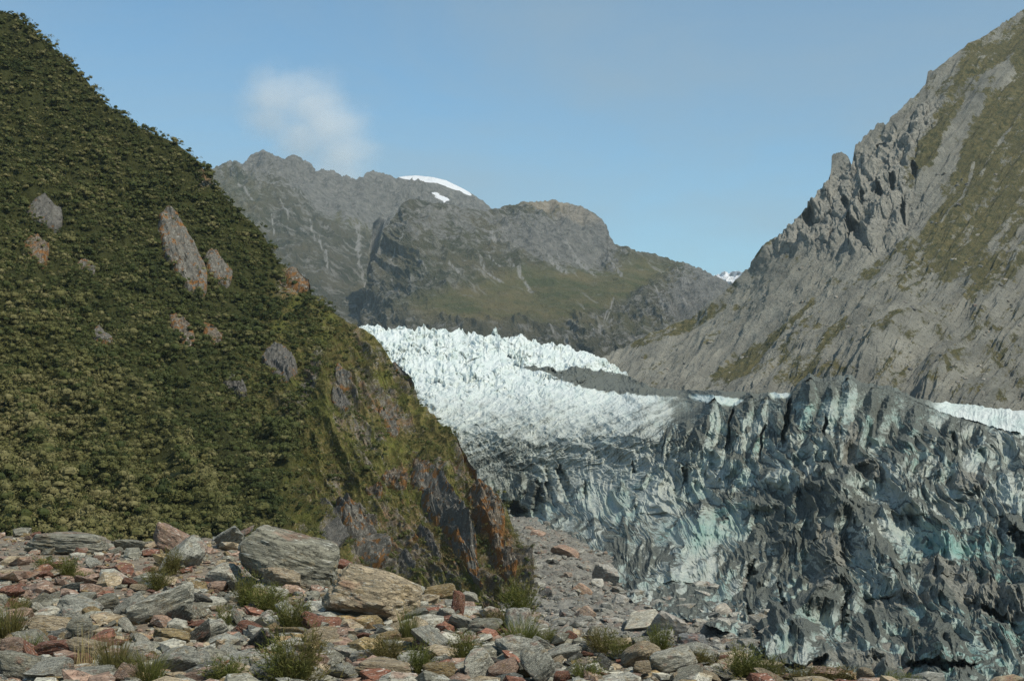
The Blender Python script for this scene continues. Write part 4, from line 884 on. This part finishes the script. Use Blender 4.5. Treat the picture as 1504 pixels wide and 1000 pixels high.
def samp_fg(r, n):
    px = r.uniform(-60, 1560, n); py = 782+270*r.uniform(size=n)**0.9
    ok = py > np.interp(px, [a for a, b in crestF], [b for a, b in crestF])+1; px, py = px[ok], py[ok]
    D = EYE*F/(py-HY); x = (px-CX)/F*D; z = ground_z(x, D); s = (r.pareto(2.4, len(px))+0.5)*0.048; s = np.clip(s, 0.022, 0.26)*(0.6+D/60)
    S = np.stack([s*r.uniform(0.8, 1.5, len(s)), s*r.uniform(0.7, 1.2, len(s)), s*r.uniform(0.35, 0.75, len(s))], -1)
    t = PAL[r.integers(0, len(PAL), len(s))]*r.uniform(0.8, 1.2, (len(s), 1))
    redz = np.exp(-((px-110)/120)**2-((py-860)/34)**2); m = r.uniform(size=len(s)) < redz*0.6; t[m] = np.array(PINK)*0.95
    return np.stack([x, D, z+s*0.3], -1), S, t
rubble('small_rubble', 22000, samp_fg, mat_stone, 'small angular stones filling the gaps of the boulder field', 1, seed=3)
def samp_v(r, n):
    px = r.uniform(700, 1200, n); py = r.uniform(752, 1000, n)
    B = VF.sample(px, py); s = np.clip((r.pareto(2.5, n)+0.4)*0.36, 0.2, 1.8)
    S = np.stack([s*r.uniform(0.8, 1.4, n), s*r.uniform(0.7, 1.2, n), s*r.uniform(0.45, 0.85, n)], -1)
    t = np.array([(0.20, 0.197, 0.18), (0.29, 0.285, 0.26), (0.14, 0.14, 0.132), (0.23, 0.18, 0.145)])[r.choice(4, n, p=[.42, .27, .22, .09])]*r.uniform(0.85, 1.15, (n, 1))
    return B+np.array([0, 0, 0.2])*s[:, None], S, t
rubble('debris_stones', 12000, samp_v, mat_vrock, 'grey broken stones covering the bank between the hill and the glacier', 1, seed=4)
def samp_m(r, n):
    px = r.uniform(880, 1540, n); py = r.uniform(250, 620, n); ok = py > interp(top3, px)+12; px, py = px[ok], py[ok]
    B = MT.sample(px, py); n = len(px); s = np.clip((r.pareto(2.6, n)+0.3)*0.45, 0.3, 2.4)
    S = np.stack([s*r.uniform(0.8, 1.4, n), s*r.uniform(0.7, 1.2, n), s*r.uniform(0.5, 0.9, n)], -1)
    t = np.array([(0.19, 0.185, 0.17), (0.29, 0.28, 0.255), (0.11, 0.11, 0.11)])[r.choice(3, n, p=[.5, .3, .2])]
    return B, S, t
rubble('scree_stones', 5000, samp_m, mat_vrock, 'loose grey stones strewn over the scree of the right hand mountain', 1, seed=5)
# named boulders of the valley floor
mat_big = rock_mat('big_valley_rock')
for i, (px, py, w, h, c, ti, lab) in enumerate([
 (946,926,46,40,(0.31,0.295,0.25),-8,'large rounded tan grey boulder on the debris bank below the ice, left of a pair'),
 (982,936,48,42,(0.30,0.28,0.26),28,'large pale block with a sloping top, right of the pair on the debris bank'),
 (1063,908,30,26,(0.27,0.25,0.22),-20,'lone brownish boulder at the foot of the dirty ice'),
 (1018,950,42,24,(0.10,0.105,0.11),5,'dark grey low block on the debris bank'),
 (890,858,38,30,(0.28,0.27,0.25),10,'light grey block at the top of the debris bank touching the ice'),
 (878,866,18,18,(0.36,0.35,0.32),0,'small pale boulder just left of the block touching the ice'),
 (856,885,30,20,(0.28,0.19,0.14),35,'pinkish tilted slab half way down the debris bank'),
 (834,832,40,20,(0.26,0.18,0.14),20,'reddish brown slab high on the debris bank'),
 (800,893,24,16,(0.05,0.05,0.05),-10,'near-black boulder at the right foot of the bushy hill'),
 (862,915,26,22,(0.30,0.22,0.17),40,'brown split slab in the middle of the debris bank'),
 (912,890,26,18,(0.30,0.29,0.27),15,'flat grey stone left of the pair of large boulders'),
 (790,800,22,12,(0.28,0.2,0.16),10,'reddish slab with a dark gap beneath it near the ice cave')]):
    B = VF.sample(np.array([float(px)]), np.array([float(py)]))[0]
    o = put_rock(px, py, w, h, c, lab, tilt=ti, k=(i*5+2) % 16, dep=0.8, gz=B[2]-0.5, D=B[1])
    o.location.x = B[0]

# ================================================================== PLANTS OF THE BOULDER FIELD
def blades(seed, n, h, spread, width, curve=0.5, base=0.12, seg=4, branch=0):
    r = np.random.default_rng(seed); out = []; fc = []; leaves = []
    for i in range(n):
        a = r.uniform(0, 6.28); rr_ = base*math.sqrt(r.uniform()); p = np.array([math.cos(a)*rr_, math.sin(a)*rr_, 0.0]); 
        b = a+r.normal()*0.6; lean = abs(r.normal())*spread; L = h*r.uniform(0.45, 1.05); w = width*r.uniform(0.6, 1.2)
        d = np.array([math.cos(b)*math.sin(lean), math.sin(b)*math.sin(lean), math.cos(lean)]); side = np.array([-math.sin(b+r.normal()*0.8), math.cos(b+r.normal()*0.8), 0]); pts = []
        for s in range(seg+1):
            ww = w*(1-s/seg*0.85); pts.append(p-side*ww/2); pts.append(p+side*ww/2)
            if branch and s >= 1:
                lf = leaves
                for _ in range(branch):
                    dd = d+r.normal(size=3)*0.55; dd[2] = abs(dd[2])*0.8; dd /= np.linalg.norm(dd); l2 = L*0.16*r.uniform(0.5, 1.4); sd = np.cross(dd, r.normal(size=3)); sd /= np.linalg.norm(sd)
                    lf += [p-sd*w*0.5, p+sd*w*0.5, p+dd*l2+sd*w*0.15, p+dd*l2-sd*w*0.15]
            d = d+np.array([math.cos(b), math.sin(b), -0.4])*curve/seg*0.6*r.uniform(0.5, 1.3); d /= np.linalg.norm(d); p = p+d*L/seg
        k = len(out); out += pts
        for s in range(seg): fc.append([k+2*s, k+2*s+1, k+2*s+3, k+2*s+2])
    if branch: return (np.array(out), np.array(fc)), (np.array(leaves), quads(len(leaves)//4))
    return np.array(out), np.array(fc)
PB = [tuple(mesh_from('bush', *q, mat_bush) for q in blades(40+i, 210, 1.0, 0.55, 0.020, 0.5, 0.25, 5, 4)) for i in range(4)]
PG = [mesh_from('grass', *blades(60+i, 560, 1.0, 0.5, 0.024, 0.9, 0.32, 4, 0), mat_bush) for i in range(3)]
PD = [mesh_from('dry', *blades(80, 46, 1.0, 0.10, 0.022, 0.15, 0.35, 4, 0), mat_dry)]
PL = [ # px, base, w, h, kind, label
 (12,938,70,62,'g','dark green grassy bush cut by the left edge of the picture'),
 (42,962,60,34,'g','low green tuft above the bright red rock'),
 (128,986,66,64,'d','dry straw coloured grass stalks standing in the lower left'),
 (168,996,74,72,'g','large green grass clump right of the dry stalks'),
 (215,1004,80,56,'g','spreading green grass clump at the bottom, left of centre'),
 (100,846,34,26,'b','small green plant under the long dark slab at top left'),
 (66,838,30,20,'b','tiny low plant left of the small green plant under the long slab'),
 (122,850,40,14,'g','mossy green tuft in the reddish rubble'),
 (252,842,34,34,'b','small feathery bush right of the pale sloping rock near the skyline'),
 (232,866,42,30,'b','low feathery bush above the large pale buff boulder'),
 (362,896,40,52,'b','bright green upright bush in front of the pale triangular boulder'),
 (392,900,60,40,'b','green bush beneath the rounded buff boulder'),
 (428,925,56,44,'b','reddish green bush at the centre of the boulder field'),
 (330,928,28,36,'b','thin upright plant left of the central bushes'),
 (432,1006,104,76,'b','large feathery dark bush at the bottom centre, nearest the camera'),
 (330,1006,60,40,'b','sparse stemmed plant left of the large front bush'),
 (492,902,26,44,'b','slim plant against the left end of the big buff slab'),
 (532,906,44,30,'b','small plant along the foot of the big buff slab'),
 (600,944,40,58,'g','dense green tuft at the right end of the big buff slab'),
 (566,976,60,40,'b','olive low bush below the big buff slab'),
 (618,990,44,44,'b','green bush right of the flat buff slab'),
 (682,978,44,46,'b','bushy plant above the white and buff striped boulder'),
 (728,926,44,30,'b','low bush at the crest, left of the tall pair'),
 (764,912,56,56,'b','tallest bush at the foot of the hill on the crest'),
 (764,950,74,50,'g','wide green clump spilling down in front of the tallest crest bush'),
 (800,950,40,24,'b','low fringe of green right of the wide crest clump'),
 (860,1002,50,32,'b','green plant at the bottom beside the low dark red stone'),
 (886,962,56,36,'b','feathery bush on the crest above the dark brown stone'),
 (912,968,40,30,'b','small bush touching the feathery crest bush'),
 (968,966,44,44,'b','bush standing before the pair of large valley boulders'),
 (940,976,30,26,'b','small low bush left of the rounded whitish pink boulder'),
 (1026,980,46,26,'b','low green bush right of the rounded whitish pink boulder'),
 (1092,996,60,46,'b','reddish olive bush on the crest in front of the grey debris'),
 (1128,1000,50,34,'b','olive bush just right of the reddish olive one'),
 (1180,1004,50,26,'b','low olive bush before the foot of the ice'),
 (1228,1002,60,24,'b','sparse green plants by the low reddish slab'),
 (1320,1010,60,22,'b','green tops peeping up at the bottom right edge'),
 (30,905,40,26,'b','small plant in the rubble right of the left edge bush')]
for i, (px, py, w, h, kd, lab) in enumerate(PL):
    D = EYE*F/(py-HY); H = h/F*D*1.12; W = w/F*D
    o = link('bush' if kd == 'b' else ('grass_clump' if kd == 'g' else 'dry_grass'), {'b': PB[i % 4][0], 'g': PG[i % 3], 'd': PD[0]}[kd])
    o.location = ((px-CX)/F*D, D, -0.02); o.scale = (W*0.66, W*0.66, H) if kd != 'd' else (W*0.8, W*0.8, H); o.rotation_euler = (0, 0, i*1.3)
    tag(o, lab, 'bush' if kd == 'b' else 'grass', 'plants among the boulders')
    if kd == 'b': link('foliage', PB[i % 4][1], o)

# ================================================================== SKY, CLOUD, HAZE, LIGHT
sun_dir = np.array([0.52, -0.42, 0.80]); sun_dir /= np.linalg.norm(sun_dir)
elev = math.asin(sun_dir[2]); azim = math.atan2(sun_dir[0], sun_dir[1])
w = bpy.data.worlds.new('World'); scene.world = w; w.use_nodes = True; nt = w.node_tree; nt.nodes.clear()
sky = nt.nodes.new('ShaderNodeTexSky'); sky.sky_type = 'NISHITA'; sky.sun_disc = False; sky.sun_elevation = elev; sky.sun_rotation = azim; sky.altitude = 300; sky.air_density = 1.0; sky.dust_density = 0.4; sky.ozone_density = 1.6
bg = nt.nodes.new('ShaderNodeBackground'); bg.inputs[1].default_value = 0.12; out = nt.nodes.new('ShaderNodeOutputWorld')
# thin high cirrus veil
tc = nt.nodes.new('ShaderNodeTexCoord'); mp = nt.nodes.new('ShaderNodeMapping'); mp.inputs['Scale'].default_value = (1.2, 1.2, 4.0); mp.inputs['Rotation'].default_value = (0, 0.3, 0)
nz = nt.nodes.new('ShaderNodeTexNoise'); nz.inputs['Scale'].default_value = 2.4; nz.inputs['Detail'].default_value = 7; nz.inputs['Roughness'].default_value = 0.55; nz.inputs['Distortion'].default_value = 0.5
mr = nt.nodes.new('ShaderNodeMapRange'); mr.inputs[1].default_value = 0.30; mr.inputs[2].default_value = 0.72; mr.inputs[3].default_value = 0.0; mr.inputs[4].default_value = 0.62
mx = nt.nodes.new('ShaderNodeMix'); mx.data_type = 'RGBA'; mx.inputs[7].default_value = (3.4, 3.3, 3.6, 1)
L = nt.links.new
L(tc.outputs['Generated'], mp.inputs[0]); L(mp.outputs[0], nz.inputs['Vector']); L(nz.outputs[0], mr.inputs[0]); L(mr.outputs[0], mx.inputs[0]); L(sky.outputs[0], mx.inputs[6]); tn = nt.nodes.new('ShaderNodeMix'); tn.data_type = 'RGBA'; tn.blend_type = 'MULTIPLY'; tn.inputs[0].default_value = 1; tn.inputs[7].default_value = (0.68, 0.88, 0.89, 1); L(mx.outputs[2], tn.inputs[6]); L(tn.outputs[2], bg.inputs[0]); L(bg.outputs[0], out.inputs[0])
sl = bpy.data.lights.new('sun', 'SUN'); sl.energy = 3.8; sl.angle = math.radians(0.53); sl.color = (1.0, 0.945, 0.82); so = bpy.data.objects.new('sun', sl); col.objects.link(so)
from mathutils import Vector
so.rotation_euler = Vector(sun_dir).to_track_quat('Z', 'Y').to_euler()

# cloud hanging behind the distant range, beyond the haze
def cloud():
    V, Fc = ICO[5]; D = 7600.0; c = at(463, 190, D); V = V.copy()
    s = np.array([150/F*D, 330, 125/F*D]); P = V*s
    me = mesh_from('cloud', P, Fc, [], True); M = bpy.data.materials.new('cloud_vapour'); M.use_nodes = True; t = M.node_tree; t.nodes.clear()
    o_ = t.nodes.new('ShaderNodeOutputMaterial'); v = t.nodes.new('ShaderNodeVolumePrincipled'); v.inputs['Color'].default_value = (0.99, 0.99, 1.0, 1); v.inputs['Anisotropy'].default_value = 0.2
    tc = t.nodes.new('ShaderNodeTexCoord')
    def N_(ty, **k):
        n = t.nodes.new(ty)
        for a, b in k.items(): setattr(n, a, b)
        return n
    # normalised position -> soft blob field from a few centres
    sc = N_('ShaderNodeVectorMath', operation='DIVIDE'); t.links.new(tc.outputs['Object'], sc.inputs[0]); sc.inputs[1].default_value = tuple(s)
    cents = [((-0.38, 0, 0.38), 0.50), ((-0.05, 0, 0.30), 0.56), ((0.12, 0, 0.0), 0.58), ((0.26, 0, -0.28), 0.52), ((0.2, 0, -0.55), 0.45), ((-0.42, 0, 0.12), 0.42), ((-0.1, 0, -0.1), 0.5)]
    acc = None
    for cc, rr_ in cents:
        d = N_('ShaderNodeVectorMath', operation='DISTANCE'); t.links.new(sc.outputs[0], d.inputs[0]); d.inputs[1].default_value = cc
        m = N_('ShaderNodeMapRange'); t.links.new(d.outputs['Value'], m.inputs[0]); m.inputs[1].default_value = rr_; m.inputs[2].default_value = 0
        if acc is None: acc = m.outputs[0]
        else:
            x = N_('ShaderNodeMath', operation='MAXIMUM'); t.links.new(acc, x.inputs[0]); t.links.new(m.outputs[0], x.inputs[1]); acc = x.outputs[0]
    n = N_('ShaderNodeTexNoise'); t.links.new(sc.outputs[0], n.inputs['Vector']); n.inputs['Scale'].default_value = 3.4; n.inputs['Detail'].default_value = 6; n.inputs['Roughness'].default_value = 0.6
    a1 = N_('ShaderNodeMath', operation='MULTIPLY_ADD'); t.links.new(n.outputs[0], a1.inputs[0]); a1.inputs[1].default_value = 1.9; a1.inputs[2].default_value = -1.0
    a2 = N_('ShaderNodeMath', operation='ADD'); t.links.new(acc, a2.inputs[0]); t.links.new(a1.outputs[0], a2.inputs[1])
    m = N_('ShaderNodeMapRange'); t.links.new(a2.outputs[0], m.inputs[0]); m.inputs[1].default_value = 0.0; m.inputs[2].default_value = 0.7; m.inputs[4].default_value = 0.009
    g = N_('ShaderNodeMath', operation='GREATER_THAN'); t.links.new(acc, g.inputs[0]); g.inputs[1].default_value = 0.0
    mm = N_('ShaderNodeMath', operation='MULTIPLY'); t.links.new(m.outputs[0], mm.inputs[0]); t.links.new(acc, mm.inputs[1])
    t.links.new(mm.outputs[0], v.inputs['Density']); t.links.new(v.outputs[0], o_.inputs['Volume'])
    me.materials.append(M); o = link('cloud', me); o.location = c; tag(o, 'soft greyish white cloud drifting behind the jagged peaks at upper left', 'cloud')
cloud()
def haze():
    x, y0, y1, z0, z1 = 9300, -80, 6750, FLOOR-6.5, 1010
    V = np.array([(a, b, c) for a in (-x, x) for b in (y0, y1) for c in (z0, z1)], float)
    Fc = [(0,1,3,2),(4,6,7,5),(0,4,5,1),(2,3,7,6),(0,2,6,4),(1,5,7,3)]
    me = mesh_from('haze', V, np.array(Fc), []); M = bpy.data.materials.new('haze_air'); M.use_nodes = True; t = M.node_tree; t.nodes.clear()
    o_ = t.nodes.new('ShaderNodeOutputMaterial'); v = t.nodes.new('ShaderNodeVolumePrincipled'); v.inputs['Color'].default_value = (0.72, 0.90, 1.0, 1); v.inputs['Density'].default_value = 3.2e-5; v.inputs['Anisotropy'].default_value = 0.0
    t.links.new(v.outputs[0], o_.inputs['Volume']); me.materials.append(M); o = link('haze', me); tag(o, 'thin blue haze filling the valley', 'haze', kind='stuff')
HAZE = True
if HAZE: haze()

cam = bpy.data.cameras.new('camera'); co = bpy.data.objects.new('camera', cam); col.objects.link(co); co.location = (0, 0, EYE); co.rotation_euler = (math.radians(90), 0, 0)
cam.sensor_width = 36; cam.lens = 36*F/1504; cam.shift_y = (HY-500)/1504; cam.clip_start = 0.3; cam.clip_end = 60000; scene.camera = co
scene.view_settings.view_transform = 'Standard'; scene.view_settings.look = 'None'; scene.view_settings.exposure = 0.3; scene.view_settings.gamma = 1
cy = scene.cycles; cy.use_denoising = True; cy.denoising_input_passes = 'RGB_ALBEDO_NORMAL'; cy.denoising_prefilter = 'NONE'
try: cy.denoiser = 'OPENIMAGEDENOISE'
except Exception: pass
cy.max_bounces = 5; cy.diffuse_bounces = 3; cy.glossy_bounces = 2; cy.volume_bounces = 4; cy.transparent_max_bounces = 8; cy.volume_max_steps = 128
print('script', round(time.time()-T0, 1))
